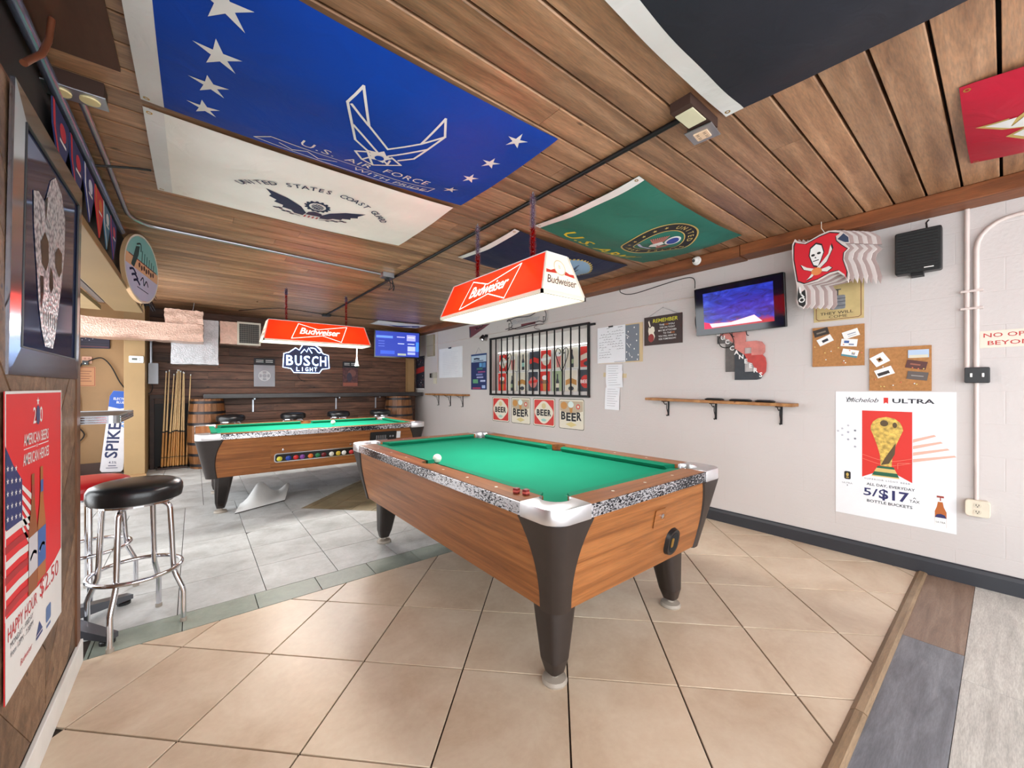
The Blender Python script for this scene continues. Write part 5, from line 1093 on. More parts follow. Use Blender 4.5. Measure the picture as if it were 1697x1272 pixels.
for k, (a, b, y, h, c3) in enumerate(((-.06, .12, .035, .03, (60, 110, 100)), (-.02, .20, -.015, .02, (150, 70, 120)), (-.08, .12, -.065, .03, (110, 120, 170)), (-.06, .14, -.11, .025, (150, 150, 190)), (-.18, -.02, -.20, .07, (90, 150, 110)), (.05, .20, -.175, .03, (170, 180, 210)), (-.19, .06, -.30, .03, (150, 60, 90)), (.10, .20, -.285, .05, (150, 170, 210)))): part('printed_band', G().rect(a, b, y, y + h, .0055), ink(*c3), t)
part('hanging_wire', G().tube([(-.10, .31, .003), (0, .42, .003), (.10, .31, .003)], .002, 5), M_steel, t)
t = panel('paper_pad', 'large white paper pad on the far end of the right wall', 'paper', 6.69, 1.73); sheet(t, .87, .575, M_paper, .01, 'pad'); g = G()
for r in range(14): g.rect(-.30, .30 - .06 * (r % 3), .20 - .032 * r, .203 - .032 * r, .0115)
o = part('ruled_lines', g, ink(190, 194, 204), t); o['kind'] = 'stuff'; part('clip', G().box(-.05, .05, .27, .295, .01, .02), M_black, t)
pipe('wall_conduit', [(XR - .01, 7.20, 1.56), (XR - .01, 7.20, 2.375)], .008, M_pc, 'thin vertical conduit beside the white paper pad', 'conduit')
t = panel('switch_box', 'small dark switch box at the lower corner of the white pad', 'switch', 7.36, 1.50); part('plate', G().box(-.14, .02, -.05, .05, .001, .012), ink(150, 146, 140), t); part('dark_switch', G().box(-.14, -.10, -.045, .045, .0121, .03).box(-.04, .01, -.045, .045, .0121, .03), M_black, t); part('side_box', G().box(.021, .14, -.055, .06, .001, .05), ink(176, 172, 160), t); part('lower_plate', G().box(.0, .12, -.17, -.0551, .001, .02), ink(206, 200, 180), t)
t = panel('wall_shelf', 'small wooden shelf with three brackets near the far corner', 'shelf', 6.73, 1.115); part('board', G().box(-.73, .73, -.015, .015, .001, .16), M_shelf, t, bevel=.003)
for x in (-.42, .05, .50): bracket(t, x, 1, .14, .22)
t = panel('team_banner', 'busy dark banner with a red middle band in the far corner', 'banner', 8.0, 1.575); sheet(t, .42, .72, ink(30, 32, 48), .004); part('red_band', G().flat([(-.20, -.03), (.20, .02), (.20, .14), (-.20, .09)], .0055), ink(160, 40, 40), t); part('white_edge', G().rect(-.21, -.20, -.36, .36, .0055).rect(-.21, .21, -.36, -.34, .0055), I_wh, t); random.seed(11)
for k in range(46):
    x, y = random.uniform(-.18, .18), random.choice((random.uniform(-.32, -.06), random.uniform(.16, .34))); part('printed_patch', G().flat([(x + random.uniform(-.025, .025), y + random.uniform(-.025, .025)) for _ in range(3)], .0055 + .0002 * (k % 4)), (I_wh, ink(120, 130, 160), ink(170, 70, 60))[k % 3], t)
# ============================================================ back wall
M_rail = wood('drink_rail_wood', C(40, 34, 34), C(62, 56, 56), C(84, 78, 78), (1, 9, 9), 1.6, .3, (.95, 1.05), .05)
t = thing('drink_rail', 'dark wooden drink ledge along the plank wall above the barrels', 'ledge', T((1.95, 8.02, 1.077)))
part('ledge', G().box(-1.84, 1.86, -.22, .225, 0, .075), M_rail, t, bevel=.006)
for x in (-1.15, .22, 1.0): part('support_bracket', G().box(x - .012, x + .012, -.04, .225, -.03, -.0005).box(x - .012, x + .012, .20, .225, -.25, -.0005), M_steel, t)
M_stave = wood('barrel_oak', C(92, 58, 32), C(132, 88, 50), C(160, 114, 72), (9, 9, 1), 1.6, .45, (.7, 1.15), .15)
M_hoop = mat('barrel_hoop', C(52, 50, 52), .45, .8)
def barrel(label, x, y, r, h):
    t = thing('oak_barrel', label, 'barrel', T((x, y, 0)), 'oak barrels'); n = 18
    prof = [(r * (.82 + .18 * math.sin(PI * (.04 + .92 * k / 10))), h * k / 10) for k in range(11)]
    for k in range(n):
        a0, a1 = 2 * PI * k / n + .006, 2 * PI * (k + 1) / n - .006; v = []
        for rr, zz in prof: v += [((rr - d) * math.cos(a), (rr - d) * math.sin(a), zz) for a, d in ((a0, 0), (a1, 0), (a1, .025), (a0, .025))]
        f = [(4 * i + j, 4 * i + (j + 1) % 4, 4 * i + 4 + (j + 1) % 4, 4 * i + 4 + j) for i in range(10) for j in range(4)] + [(3, 2, 1, 0), (40, 41, 42, 43)]
        part('stave', G().add(v, f), M_stave, t)
    for u in (.05, .2, .36, .64, .8, .95):
        rr = r * (.82 + .18 * math.sin(PI * (.04 + .92 * u))); part('hoop', G().lathe([(rr - .004, h * u - .02), (rr + .004, h * u - .02), (rr + .004, h * u + .02), (rr - .004, h * u + .02)], 36), M_hoop, t, smooth=30)
    part('head', G().lathe([(r * .80, h - .03), (r * .80, h - .015)], 30), M_stave, t)
barrel('oak barrel beside the cue rack under the ledge', .16, 7.93, .25, 1.075); barrel('oak barrel under the right end of the ledge', 3.33, 7.93, .29, 1.075)
# lit neon sign
t = thing('lit_beer_sign', 'glowing white and blue beer sign with mountains on the plank wall', 'lit sign', FR('B', (1.65, YB - .002, 1.80)))
OUTB = [(-.40, -.18), (-.385, .075), (-.30, .10), (-.19, .19), (-.13, .15), (-.06, .27), (.02, .30), (.12, .27), (.20, .22), (.29, .10), (.385, .075), (.40, -.18), (.27, -.20), (.22, -.275), (-.22, -.275), (-.27, -.20)]
part('backing', G().prism(OUTB, .001, .02), mat('sign_navy', C(36, 46, 84), .4), t); M_neon = emit('neon_white', (.50, .68, 1, 1), 4)
for k, ch in enumerate('BUSCH'): part('glowing_letter', G().text(ch, -.285 + .1425 * k, -.135, .19, .031, .112, .012), M_neon, t)
for k, ch in enumerate('LIGHT'): part('glowing_letter', G().text(ch, -.15 + .075 * k, -.24, .075, .031, None if ch == 'I' else .052, .01), M_neon, t)
part('glowing_outline', G().tube([(x * .985, y * .985, .026) for x, y in OUTB], .0075, 6, closed=True), M_neon, t)
part('glowing_mountain', G().tube([(-.10, .09, .026), (-.04, .17, .026), (.0, .12, .026), (.03, .20, .026), (.09, .10, .026)], .0075, 6), M_neon, t); part('glowing_swirl', G().tube(crv([(.06, .20, .026), (.14, .19, .026), (.20, .12, .026), (.25, .13, .026), (.24, .19, .026), (.18, .22, .026)]), .0075, 6), M_neon, t)
part('power_lead', G().tube(crv([(-.12, -.275, .012), (-.15, -.33, .01), (-.10, -.40, .01), (-.02, -.44, .01)]), .004, 6), M_cable, t)
# two calendars
for k, (x0, x1, lab) in enumerate(((.814, 1.133, 'grey plaque with a round cross emblem, left of the lit sign'), (2.30, 2.594, 'dark red picture plaque right of the lit sign'))):
    t = thing('wall_plaque', lab, 'plaque', FR('B', ((x0 + x1) / 2, YB - .001, 1.52)), 'plaques on the plank wall'); w_ = x1 - x0
    part('header', G().box(-w_ / 2, w_ / 2, .13, .25, .001, .012), ink(26, 28, 36), t)
    for y in (.185, .215): 
        for a, b in ((-.8, -.1), (.1, .8)): part('white_line', G().rect(a * w_ / 2, b * w_ / 2, y - .006, y + .004, .0128), I_wh, t)
    part('plate', G().box(-w_ / 2, w_ / 2, -.25, .129, .001, .010), (mat('brushed_grey', C(128, 128, 134), .4, .3, .12, 3), mat('dark_red_photo', C(84, 48, 50), .5, var=.5, scale=22))[k], t)
    if k == 0:
        part('emblem_ring', G().ring(0, -.06, .082, .092, .011, 30).ring(0, -.06, .035, .042, .011, 20), ink(206, 206, 208), t)
        for q in range(4):
            a = PI / 4 + q * PI / 2; c_, s_ = math.cos(a), math.sin(a); part('cross_arm', G().flat([(x * c_ - y * s_, -.06 + x * s_ + y * c_) for x, y in ((.042, -.012), (.08, -.035), (.08, .035), (.042, .012))], .0112), ink(190, 190, 194), t)
    else:
        part('picture_swirl', G().flat(ell(.03, .02, .08, .07, 16), .011), ink(120, 76, 70), t); part('picture_base', G().rect(-.14, .14, -.24, -.17, .011), ink(150, 84, 66), t); part('picture_figure', G().flat(ell(-.02, -.06, .05, .09, 14), .0115), ink(60, 50, 66), t)
# corner television
t = thing('wall_television', 'television with a blue menu screen in the far corner', 'television', FR('B', (3.22, 7.72, 2.125)) @ Matrix.Rotation(-.16, 4, 'Y') @ Matrix.Rotation(.06, 4, 'X'))
part('housing', G().prism(rrect(-.455, .455, -.27, .27, .01), -.05, 0), M_black, t, bevel=.004); part('bezel', G().prism(rrect(-.455, .455, -.27, .27, .01), 0, .006), MATS['gloss_black'], t)
part('screen', G().rect(-.435, .435, -.245, .25, .0068), emit('menu_blue', (.012, .03, .30, 1), .9), t)
for k, (a, b, c, d, col, s_) in enumerate(((-.42, -.10, .12, .165, (.10, .22, .75, 1), 1), (.18, .36, .08, .20, (.30, .30, .85, 1), 1), (.20, .34, .145, .155, (.8, .8, 1, 1), 1), (-.02, .14, .14, .16, (.35, .35, .7, 1), 1), (.0, .13, .01, .025, (.5, .55, .9, 1), 1), (.2, .34, .01, .025, (.5, .55, .9, 1), 1), (.20, .36, -.13, -.03, (.35, .40, .95, 1), 1), (.37, .43, -.13, .06, (.03, .18, .9, 1), 1), (.0, .17, -.22, -.18, (.30, .34, .30, 1), 1), (.20, .36, -.2, -.15, (.3, .35, .9, 1), 1), (-.38, -.26, .05, .06, (.1, .15, .5, 1), 1), (-.38, -.26, .0, .01, (.1, .15, .5, 1), 1), (-.38, -.26, -.05, -.04, (.1, .15, .5, 1), 1), (-.34, -.06, -.2, -.13, (.03, .08, .5, 1), 1))): part('menu_tile', G().rect(a, b, c, d, .0074 + .0002 * (k % 3)), emit('menu_%d' % k, col, .9), t)
part('wall_arm', G().box(-.04, .04, -.04, .04, -.45, -.051), M_iron, t)
t = panel('electrical_panel', 'tan metal panel on the wall beside the corner television', 'panel', 7.45, 2.12, .0); part('door', G().prism(rrect(-.14, .14, -.22, .22, .01), .001, .05), ink(150, 140, 118), t, bevel=.004); part('seam', G().rect(-.138, .138, -.006, .0, .0506), ink(80, 72, 60), t)

# ============================================================ ducts
def foil(name, c, m_=.45):
    m, nt, b, L = nodes(name); mp = coords(nt, (1, 1, 1)); v = nt.nodes.new('ShaderNodeTexVoronoi'); v.inputs['Scale'].default_value = 60; L.new(mp.outputs[0], v.inputs['Vector']); n1 = noise(nt, mp, 18, 5, .7, 1)
    ad = nt.nodes.new('ShaderNodeMath'); ad.operation = 'ADD'; L.new(v.outputs[0], ad.inputs[0]); L.new(n1, ad.inputs[1])
    L.new(ramp(nt, n1, [(.3, tuple(x * .7 for x in c[:3]) + (1,)), (.7, c)]), b.inputs['Base Color']); b.inputs['Metallic'].default_value = m_; b.inputs['Roughness'].default_value = .35; bump(nt, b, ad.outputs[0], .35, .008); MATS[name] = m; return m
M_foil = foil('pink_foil', C(222, 186, 168)); M_foil2 = foil('silver_foil', C(196, 196, 200))
t = thing('foil_duct', 'foil wrapped air duct crossing above the alcove to a wall grille', 'duct', T((-.3, 7.4, 1.9)))
def crump(g, s, seed):
    random.seed(seed); return g.mp(lambda x, y, z_: (x + random.uniform(-s, s), y + random.uniform(-s, s), z_ + random.uniform(-s, s)))
def gbox(x0, x1, y0, y1, z0, z1, n=6):
    g = G(); X = lambda u: x0 + (x1 - x0) * u; Y = lambda u: y0 + (y1 - y0) * u; Zz = lambda u: z0 + (z1 - z0) * u
    g.grid(lambda u, v: (X(u), y0, Zz(v)), n * 2, n).grid(lambda u, v: (X(1 - u), y1, Zz(v)), n * 2, n).grid(lambda u, v: (x0, Y(1 - u), Zz(v)), n, n).grid(lambda u, v: (x1, Y(u), Zz(v)), n, n).grid(lambda u, v: (X(u), Y(v), z1), n * 2, n).grid(lambda u, v: (X(u), Y(1 - v), z0), n * 2, n)
    return g
def dpart(name, bx, m_, s, seed):
    g = gbox(*bx); g.v = [(a + .3, b - 7.4, c - 1.9) for a, b, c in g.v]; me = {}
    random.seed(seed); J = {}
    def jit(x, y, z_):
        k = (round(x, 4), round(y, 4), round(z_, 4))
        if k not in J: J[k] = (x + random.uniform(-s, s), y + random.uniform(-s, s), z_ + random.uniform(-s, s))
        return J[k]
    g.mp(jit); return part(name, g, m_, t, smooth=30)
dpart('horizontal_run', (-1.22, .10, 7.22, 7.58, 1.905, 2.15), M_foil, .008, 1); dpart('upper_box', (-.32, .10, 7.24, 7.59, 2.151, 2.345), M_foil, .008, 2)
dpart('rising_box', (-.265, .29, 7.60, 7.92, 1.60, 2.28), M_foil2, .006, 3); dpart('side_box', (.31, .845, 7.62, 7.92, 1.935, 2.285), M_foil, .004, 4)
gr = part('grille_frame', G().box(.83, .84 + .31, -.2 + .42 - .02 - .02, .205, .04, .38) if False else G().box(.83, 1.145, .198, .212, .03, .395), ink(206, 200, 186), t)
sub('grille_mesh', G().box(.855, 1.12, .192, .1975, .06, .365), ink(60, 58, 56), gr)
for k in range(9): sub('grille_bar', G().box(.855, 1.12, .186, .1915, .08 + .032 * k, .084 + .032 * k), ink(120, 116, 110), gr)
for k in range(8): sub('grille_bar', G().box(.882 + .03 * k, .885 + .03 * k, .184, .1855, .06, .365), ink(120, 116, 110), gr)
part('hanger_rod', G().tube([(.28, -.05, .45), (.30, -.05, .577)], .003, 5), M_steel, t)

# ============================================================ pillar things, cues
t = thing('thermostat', 'white thermostat on the tan pillar', 'thermostat', FR('B', (-.632, 7.629, 1.645))); part('case', G().prism(rrect(-.075, .075, -.048, .048, .012), .001, .03), I_wh, t, bevel=.004); part('display', G().rect(-.045, .01, -.012, .018, .0306), ink(90, 96, 90), t); part('button', G().rect(.03, .042, .008, .018, .0306).rect(.03, .042, -.016, -.006, .0306), ink(120, 120, 124), t)
t = thing('grey_box', 'pale grey control box beside the tan pillar', 'control box', FR('B', (-.475, YB - .35, 1.46))); part('case', G().prism(rrect(-.055, .055, -.155, .155, .008), -.12, .0), ink(176, 182, 192), t, bevel=.004); part('conduit', G().tube([(-.03, .155, -.06), (-.03, .50, -.06)], .02, 10), M_steel, t); part('lead', G().tube(crv([(-.02, -.155, -.04), (-.01, -.21, -.04), (-.03, -.28, -.06), (-.06, -.30, -.06)]), .006, 6), M_cable, t)
t = thing('cue_rack', 'dark wooden cue rack standing beside the tan pillar', 'cue rack', T((-.26, 8.12, 0))); M_rk = wood('rack_wood', C(40, 26, 22), C(62, 42, 36), C(80, 56, 48), (1, 9, 9), 1.6, .5, (.95, 1.05), .1)
part('base', G().box(-.18, .18, -.12, .11, 0, .03), M_rk, t, bevel=.003); part('top_bar', G().box(-.27, .03, .01, .10, 1.08, 1.14), M_rk, t, bevel=.003); part('post', G().box(-.27, -.22, .02, .11, .0, 1.079), M_rk, t); part('back_board', G().box(-.2195, .18, .085, .11, .0305, 1.0), mat('rack_black', C(20, 18, 18), .6), t)
M_shaft = mat('maple_shaft', C(206, 172, 122), .35, var=.08); M_butt = mat('stained_butt', C(176, 122, 62), .35, var=.12)
cuesp = [(-.385, -.335, 1.50), (-.35, -.30, 1.52), (-.315, -.245, 1.46), (-.285, -.21, 1.50), (-.255, -.20, 1.53), (-.225, -.185, 1.53), (-.20, -.165, 1.51), (-.165, -.135, 1.50), (-.13, -.125, 1.49), (-.095, -.045, 1.46)]
for k, (xb, xt, hh_) in enumerate(cuesp):
    t = thing('pool_cue', 'wooden pool cue in the rack, %s from the pillar' % ('nearest', 'second', 'third', 'fourth', 'fifth', 'sixth', 'seventh', 'eighth', 'ninth', 'farthest')[k], 'cue', T((xb, 8.02 + .02 * (k % 2), .0315)), 'pool cues')
    dx, dy = xt - xb, .06 if k > 1 else .02; pt = lambda u: (dx * u, dy * u, (hh_ - .03) * u)
    part('butt', G().tube([pt(.012), pt(.36)], [.0155, .0125], 8), M_butt, t, smooth=50); part('shaft', G().tube([pt(.375), pt(.985)], [.012, .0065], 8), M_shaft, t, smooth=50)
    part('joint_collar', G().tube([pt(.36), pt(.375)], .0128, 8), M_black, t); part('bumper', G().tube([pt(0), pt(.012)], .014, 8), M_black, t); part('tip', G().tube([pt(.985), pt(1)], .0066, 8), I_wh, t); part('wrap_band', G().tube([pt(.10), pt(.107)], .0154, 8), M_black, t)
# ============================================================ alcove things
t = thing('standing_can_display', 'tall white and blue drink can cut-out leaning in the alcove', 'cut-out', FR('B', (-.925, 8.05, .045)) @ RZ(-.095)); w_ = .118
can = [(-w_ + .02, 0), (w_ - .02, 0), (w_, .03), (w_, 1.08), (w_ - .03, 1.16), (-w_ + .03, 1.16), (-w_, 1.08), (-w_, .03)]
part('can_body', G().prism(can, 0, .06), mat('can_white', C(206, 204, 210), .4), t, bevel=.004); part('blue_top', G().flat([(-w_ + .001, .93), (0, .905), (w_ - .001, .93), (w_ - .001, 1.08), (w_ - .031, 1.157), (-w_ + .031, 1.157), (-w_ + .001, 1.08)], .0608), ink(30, 80, 170), t)
part('top_lettering', G().text('ELECTRIC', .0, 1.03, .035, .0615, .15, .004).text('BLUE', .0, .98, .035, .0615, .08, .004), I_wh, t); part('brand_lettering', G().text('SPIKED', .035, .20, .13, .0615, .66, .02, al='l', rot=PI / 2), ink(26, 36, 80), t); part('second_lettering', G().text('ADE', .095, .62, .06, .0615, .22, .01, al='l', rot=PI / 2), ink(60, 130, 200), t)
part('side_print', G().rect(-.085, -.075, .30, .70, .0612), ink(140, 144, 160), t); part('strength_text', G().text('4.5%', 0, .12, .035, .0615, .08, .006).rect(-.04, .04, .085, .095, .0615).rect(-.06, .06, .055, .063, .0615), ink(50, 56, 90), t); part('easel_back', G().box(-.05, .05, .0, .8, -.03, -.0005), M_black, t)
t = thing('wall_outlet', 'orange-white socket with a black plug on the alcove wall', 'outlet', FR('B', (-1.20, YB - .001, 1.645))); part('plate', G().prism(rrect(-.05, .05, -.05, .05, .01), .001, .02), ink(226, 176, 150), t); part('plug', G().box(-.04, .02, -.07, -.01, .0201, .06), M_black, t); part('plug_light', G().disc(-.01, -.05, .006, .006, .0605, 10), emit('plug_led', (.8, 1, .9, 1), 2), t)
for x in (-.018, .022): part('socket_face', G().disc(x, .02, .013, .013, .0206, 12), ink(200, 140, 120), t)
pipe('power_cord', crv([(-1.18, 8.2, 1.63), (-1.05, 8.2, 1.68), (-.95, 8.2, 1.56), (-.86, 8.21, 1.33), (-.78, 8.22, 1.20)]), .008, M_cable, 'thick black cord drooping across the alcove wall to the pillar', 'cord')
pipe('power_cord', crv([(-1.24, 8.2, 1.60), (-1.30, 8.2, 1.40), (-1.27, 8.2, 1.0), (-1.30, 8.2, .75), (-1.22, 8.2, .58), (-1.30, 8.2, .45)]), .008, M_cable, 'black cord hanging down the alcove wall behind the bar table', 'cord')
t = thing('framed_notice', 'orange printed notice taped low on the alcove wall', 'notice', FR('B', (-1.215, YB - .001, 1.41))); part('sheet', G().box(-.10, .10, -.14, .14, .001, .004), ink(196, 140, 96), t); part('border', G().stroke([(-.09, -.13), (.09, -.13), (.09, .13), (-.09, .13), (-.09, -.13)], .006, .0048), ink(150, 70, 50), t)
for k in range(5): part('print_line', G().rect(-.065, .06 - .02 * (k % 2), .07 - .035 * k, .078 - .035 * k, .0048), ink(120, 70, 56), t)
t = thing('rolled_flag', 'dark rolled flag hung high on the alcove wall', 'flag', FR('B', (-1.12, YB - .001, 1.895))); part('cloth', G().prism([(-.22, -.085), (.155, -.075), (.155, -.045), (.155, .075), (-.22, .085)], .001, .03), ink(44, 40, 62), t, bevel=.008)
for k in range(5): part('pale_star', G().star(-.16 + .035 * k, .055 - .02 * (k % 2), .010, .0306), ink(170, 170, 186), t)
for y in (.0, -.03, -.055): part('stripe', G().rect(-.2, .14, y - .004, y + .004, .0306), (ink(24, 22, 34), ink(120, 60, 60))[int(y < -.05)], t)
# ============================================================ left wall: framed skull, poster
t = thing('framed_picture', 'mirrored frame holding a silver skull picture on the left wall', 'picture', FR('L', (XL + .002, 2.165, 1.705)) @ Matrix.Rotation(.015, 4, 'X'))
FW, FH = .425, .418
M_mir = mat('mirror_bevel', C(196, 204, 222), .14, 1, .04)
o_, i_ = [(-FW, -FH), (FW, -FH), (FW, FH), (-FW, FH)], [(-FW + .085, -FH + .085), (FW - .085, -FH + .085), (FW - .085, FH - .085), (-FW + .085, FH - .085)]
for k in range(4):
    a, b, c, d = o_[k], o_[(k + 1) % 4], i_[(k + 1) % 4], i_[k]
    part('frame_rail', G().add([(*a, .0), (*b, .0), (*c, .0), (*d, .0), (*a, .010), (*b, .010), (*c, .014), (*d, .014)], [(3, 2, 1, 0), (4, 5, 6, 7), (0, 1, 5, 4), (1, 2, 6, 5), (2, 3, 7, 6), (3, 0, 4, 7)]), M_mir, t)
part('inner_bead', G().tube([(*p, .012) for p in i_], .005, 6, closed=True), M_black, t)
part('glass', G().box(-FW + .085, FW - .085, -FH + .085, FH - .085, .002, .009), mat('dark_blue_mirror', C(96, 118, 186), .08, .9, .05), t)
SKL = [(-0.331, 0.162), (-0.27, 0.179), (-0.186, 0.168), (-0.113, 0.267), (-0.041, 0.302), (0.062, 0.273), (0.131, 0.194), (0.131, 0.065), (0.096, -0.059), (0.045, -0.182), (0.005, -0.275), (-0.026, -0.318), (-0.14, -0.318), (-0.192, -0.265), (-0.241, -0.176), (-0.27, -0.078), (-0.298, -0.003), (-0.32, 0.072)]
def glit():
    m, nt, b, L = nodes('silver_glitter'); mp = coords(nt, (1, 1, 1)); v = nt.nodes.new('ShaderNodeTexVoronoi'); v.inputs['Scale'].default_value = 70; L.new(mp.outputs[0], v.inputs['Vector'])
    L.new(ramp(nt, v.outputs[0], [(.15, C(246, 248, 250)), (.5, C(206, 210, 216)), (.8, C(120, 128, 140))]), b.inputs['Base Color']); b.inputs['Metallic'].default_value = .3; b.inputs['Roughness'].default_value = .3; bump(nt, b, v.outputs[0], .5, .005); MATS['silver_glitter'] = m; return m
shf = .03
part('skull_art', G().flat([(x * .84 + shf, y * 1.0 + .005) for x, y in SKL], .0105), glit(), t); I_dn = ink(18, 22, 38, .2)
for nm, p in (('eye_socket', [(-0.235, 0.022), (-0.18, 0.07), (-0.127, 0.047), (-0.12, -0.022), (-0.154, -0.06), (-0.211, -0.045)]), ('eye_socket', [(-0.026, 0.034), (0.021, 0.063), (0.087, 0.052), (0.087, -0.015), (0.045, -0.047), (-0.019, -0.018)]), ('nose_hole', [(-0.092, -0.031), (-0.056, -0.048), (-0.041, -0.098), (-0.078, -0.126), (-0.106, -0.101)]), ('cheek_shadow', [(-0.229, -0.088), (-0.187, -0.083), (-0.18, -0.128), (-0.20, -0.204), (-0.217, -0.181)]), ('forehead_notch', [(-.19, .175), (-.15, .20), (-.17, .10)])):
    part(nm, G().flat([(x * .84 + shf, y * 1.0 + .005) for x, y in p], .0112), I_dn, t)
for k in range(7): part('tooth_gap', G().rect(-.115 + .027 * k, -.108 + .027 * k, -.24, -.19, .0112), I_dn, t)
t = thing('beer_poster', 'red beer poster with two bottles and a flag on the left wall', 'poster', FR('L', (XL + .004, 2.0, .81))); Z = .0035
sheet(t, .585, .86, mat('poster_red', C(222, 34, 40), .6, var=.03), .002); part('white_border', G().stroke([(-.29, -.20), (-.29, .426), (.29, .426), (.29, -.18)], .008, Z), I_wh, t)
part('white_foot', G().flat([(-.2925, -.43), (.2925, -.43), (.2925, -.175), (.20, -.195), (.0, -.215), (-.2925, -.195)], Z + .0003), I_wh, t)
part('flag_canton', G().flat([(-.2925, .28), (-.23, .22), (-.155, .165), (-.155, .02), (-.2925, .05)], Z), ink(44, 52, 110), t); random.seed(9)
for r in range(5):
    for c_ in range(4): part('flag_star', G().star(-.275 + .033 * c_, .075 + .035 * r - .004 * c_ , .010, Z + .0006), I_wh, t) if .075 + .035 * r - .004 * c_ < .27 - (.033 * c_) * .8 else None
for k in range(6):
    y0 = .045 - .042 * k; x0 = -.2925 if k >= 0 else -.155
    part('flag_stripe', G().flat([(x0, y0), (-.18, y0 + .0), (-.06, y0 + .012 - .02), (-.06, y0 - .03), (-.18, y0 - .021), (x0, y0 - .021)], Z + .0003), I_wh if k % 2 == 0 else ink(176, 30, 36), t)
for k in range(5): part('flag_stripe', G().flat([(-.155, .15 - .03 * k), (-.06, .10 - .04 * k), (-.06, .08 - .04 * k), (-.155, .135 - .03 * k)], Z + .0003), I_wh, t)
for q, (x, yb, yt, lab, c3) in enumerate(((-.055, -.21, .165, (206, 204, 210), (150, 84, 40)), (.035, -.20, .175, (60, 100, 170), (176, 106, 50)))):
    part('bottle', G().flat([(x - .045, yb), (x - .045, -.02), (x - .02, .06), (x - .014, .12), (x - .014, yt), (x + .014, yt), (x + .014, .12), (x + .02, .06), (x + .045, -.02), (x + .045, yb)], Z + .0008 + .0004 * q), ink(*c3), t)
    part('bottle_label', G().rect(x - .044, x + .044, -.15, -.03, Z + .0014 + .0004 * q), ink(*lab), t); part('neck_label', G().rect(x - .0145, x + .0145, .09, .13, Z + .0014 + .0004 * q), ink(*(lab if q else (170, 60, 50))), t); part('label_script', G().stroke(crv([(x - .03, -.10), (x, -.085), (x + .03, -.095)]), .010, Z + .002 + .0004 * q), ink(*((110, 110, 130) if q == 0 else (220, 226, 236))), t)
part('anniversary_number', G().text('250', .0, .325, .055, Z, .10, .005), I_wh, t); part('eagle_mark', G().flat(ell(.0, .35, .02, .032, 14), Z + .0005), ink(60, 60, 110), t); part('top_star', G().star(0, .395, .016, Z), I_wh, t)
part('title', G().text('AMERICAN BEERS', -.01, .262, .037, Z, .26, .008), I_wh, t); part('title_rule', G().rect(-.14, -.025, .250, .253, Z).rect(.005, .12, .250, .253, Z).text('FOR', -.01, .246, .010, Z, .022), I_wh, t); part('title', G().text('AMERICAN HEROES', -.01, .202, .037, Z, .27, .008), I_wh, t)
part('happy_hour', G().text('HAPPY HOUR', -.145, -.265, .042, Z + .001, .26, .004).text('$2.50', .13, -.262, .060, Z + .001, .23, .004), ink(196, 40, 46), t)
part('hours', G().text('MONDAY - FRIDAY', -.155, -.292, .018, Z + .001, .20, .0).text('from 12PM - 7:30PM', -.155, -.318, .018, Z + .001, .20, .0), ink(90, 90, 100), t)
part('brand_word', G().text('Budweiser', -.12, -.385, .020, Z + .001, .11, .002, .3), ink(200, 80, 84), t); part('peak_mark', G().flat([(-.025, -.372), (.01, -.335), (.045, -.372)], Z + .001).rect(-.025, .045, -.385, -.376, Z + .001), ink(40, 60, 120), t); part('shield_mark', G().flat(rrect(.085, .145, -.38, -.325, .01), Z + .001).rect(.09, .14, -.40, -.39, Z + .001), ink(90, 120, 170), t)
# ============================================================ soffit pennants, round sign
pn = [(2.42, (36, 44, 96), (190, 40, 60)), (2.70, (36, 44, 96), (190, 40, 60)), (2.98, (38, 46, 104), (200, 204, 220)), (3.26, (190, 40, 56), (214, 120, 60)), (3.50, (60, 110, 140), (220, 224, 228)), (3.76, (36, 52, 120), (200, 70, 90)), (4.75, (40, 60, 130), (196, 60, 80)), (5.05, (210, 110, 50), (40, 120, 150))]
pos_ = ['directly above the skull picture', 'just past the skull picture', 'second from the skull picture', 'third from the skull picture', 'fourth from the skull picture', 'fifth from the skull picture', 'sixth from the skull picture', 'farthest from the skull picture']
for k, (y, a, b) in enumerate(pn):
    t = thing('team_pennant', 'small team pennant on the soffit under the steel pipe, %s' % pos_[k], 'pennant', FR('L', (-.4295, y, 2.25)), 'pennants along the soffit')
    part('cloth', G().prism([(-.13, .12), (.13, .12), (.12, .02), (.0, -.14), (-.12, .02)], .001, .005), ink(*a), t); part('edge_band', G().flat([(-.13, .12), (-.10, .12), (-.09, .02), (.0, -.11), (.0, -.14), (-.12, .02)], .006), ink(*b), t); part('logo', G().flat(ell(.02, .05, .05, .035, 14), .0062), ink(*b), t); part('logo_bar', G().rect(-.03, .07, .0, .012, .0062), I_wh, t)
n_ = Vector((.954, -.30, 0)).normalized(); tx = Vector((.30, .954, 0)).normalized(); Mx = Matrix.Identity(4)
for j in range(3): Mx[j][0] = tx[j]; Mx[j][1] = (0, 0, 1)[j]; Mx[j][2] = n_[j]
t = thing('round_sign', 'round beach-themed sign with teal and peach bands hanging on the soffit', 'sign', T((-.325, 4.35, 2.20)) @ Mx @ Matrix.Scale(1.1, 4) @ RZ(-.12)); R_ = .245
part('board', G().prism(ell(0, 0, R_, R_, 44), -.025, 0), ink(196, 160, 120), t); part('white_rim', G().ring(0, 0, R_ - .012, R_, .0006, 44), ink(214, 206, 196), t)
def seg(y0, y1, R=.233):
    L_ = [(-math.sqrt(max(R * R - y * y, 0)), y) for y in [y0 + (y1 - y0) * k / 10 for k in range(11)]]; return L_ + [(-x, y) for x, y in L_[::-1]]
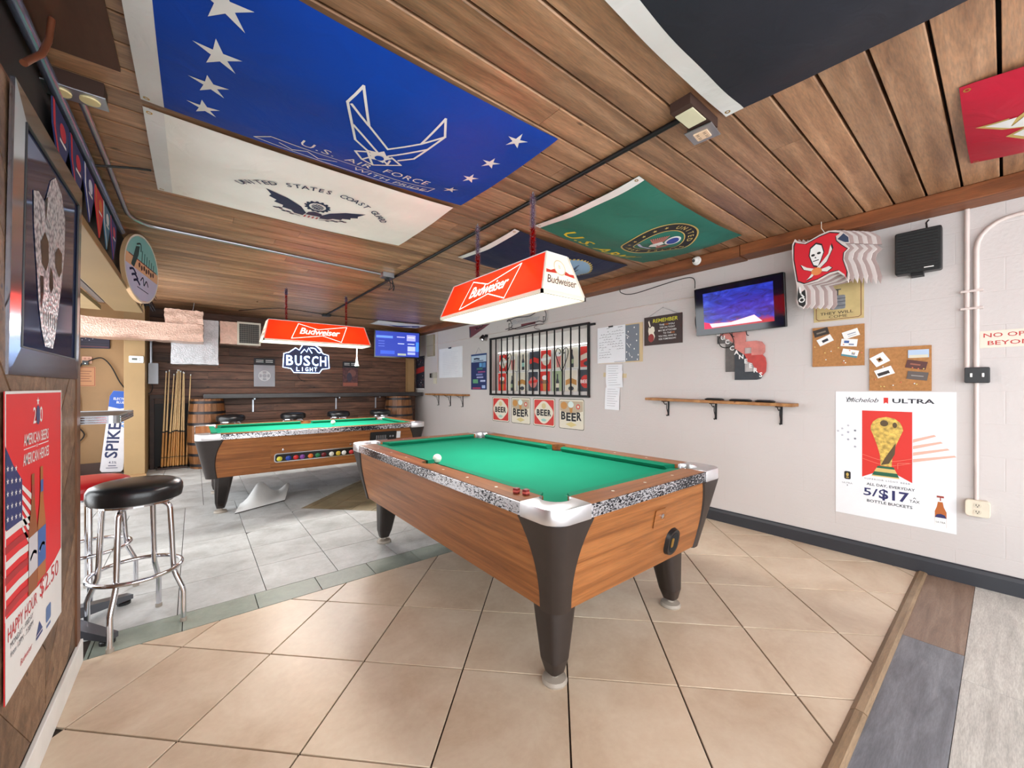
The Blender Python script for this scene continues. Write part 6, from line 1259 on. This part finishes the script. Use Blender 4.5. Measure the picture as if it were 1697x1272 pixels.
part('teal_band', G().flat(seg(.045, .2329), .0008), ink(120, 176, 176), t); part('peach_band', G().flat(seg(-.03, .045), .0008), ink(216, 166, 130), t); part('lilac_band', G().flat(seg(-.2329, -.03), .0008), ink(186, 184, 214), t); part('horizon_line', G().rect(-.20, .20, .04, .05, .0012), ink(120, 76, 80), t)
part('script_swash', G().flat([(-.16, -.02), (-.11, .13), (-.06, .15), (-.07, .08), (-.12, -.03)], .0016).stroke(crv([(-.10, .15), (-.05, .17), (-.04, .12)]), .012, .0016), ink(36, 66, 70), t)
for k in range(6): part('palm_stroke', G().stroke([(-.02 + .035 * k, .05), (-.02 + .035 * k, .13 - .008 * k)], .010, .0016), ink(40, 96, 96), t)
for k in range(7): part('dark_figure', G().flat(ell(-.05 + .034 * k, .015 - .01 * (k % 2), .014, .02, 10), .0016), ink(92, 60, 60), t)
for k in range(3): part('dark_lettering', G().stroke(crv([(-.17 + .03 * k, -.06 - .03 * k), (-.13 + .03 * k, -.045 - .03 * k), (-.09 + .03 * k, -.065 - .03 * k)]), .016, .0016), ink(44, 50, 96), t)
part('dark_lettering', G().stroke(crv([(-.02, -.09), (.01, -.06), (.03, -.11), (.06, -.07), (.09, -.10)]), .010, .0016).stroke([(-.06, -.15), (.10, -.15)], .006, .0016), ink(40, 46, 80), t)
t = thing('dark_tassel', 'black and pale feathered tassel at the end of the soffit', 'tassel', T((-.38, 5.30, 2.05))); random.seed(3); g = G(); g2 = G()
for k in range(60):
    a, l = random.uniform(0, 2 * PI), random.uniform(.05, .12); z0 = random.uniform(0, .28); q = (random.uniform(-.01, .01), random.uniform(-.01, .01), z0); (g if k % 4 else g2).tube([q, (q[0] + l * .5 * math.cos(a), q[1] + l * .5 * math.sin(a), z0 + .01), (q[0] + l * math.cos(a) * .8, q[1] + l * math.sin(a) * .8, z0 - .05)], [.006, .005, .001], 4)
o = part('dark_strands', g, ink(26, 24, 40), t); o['kind'] = 'stuff'; o = part('pale_strands', g2, ink(170, 170, 196), t); o['kind'] = 'stuff'
# ============================================================ curled mat on the floor
t = thing('curled_mat', 'curled white mat with a black edge on the floor under the far table', 'mat', T((.6, 5.1, 0)))
cr = [(-.30, -.345), (.17, -.12), (.325, .09), (.33, .40), (.07, .42), (-.24, -.03)]
def mp_(u, v):
    a = Vector((-.29, -.34)).lerp(Vector((.18, -.12)), u); b = Vector((-.22, .0)).lerp(Vector((.32, .42)), u); p = a.lerp(b, v)
    hgt = .01 + .17 * v * math.exp(-((u - .38) / .2)**2) + .07 * v * math.exp(-((u - .95) / .12)**2) + .02 * math.sin(6 * u) ** 2 * v
    return p, hgt
part('paper_face', G().grid(lambda u, v: (mp_(u, v)[0].x, mp_(u, v)[0].y, mp_(u, v)[1]), 24, 12), mat('mat_white', C(236, 236, 234), .8, var=.05), t, smooth=70)
part('rubber_back', G().grid(lambda u, v: (mp_(u, v)[0].x, mp_(u, v)[0].y + .002, mp_(u, v)[1] - .008), 24, 12), mat('mat_black', C(44, 36, 36), .7), t, smooth=70)
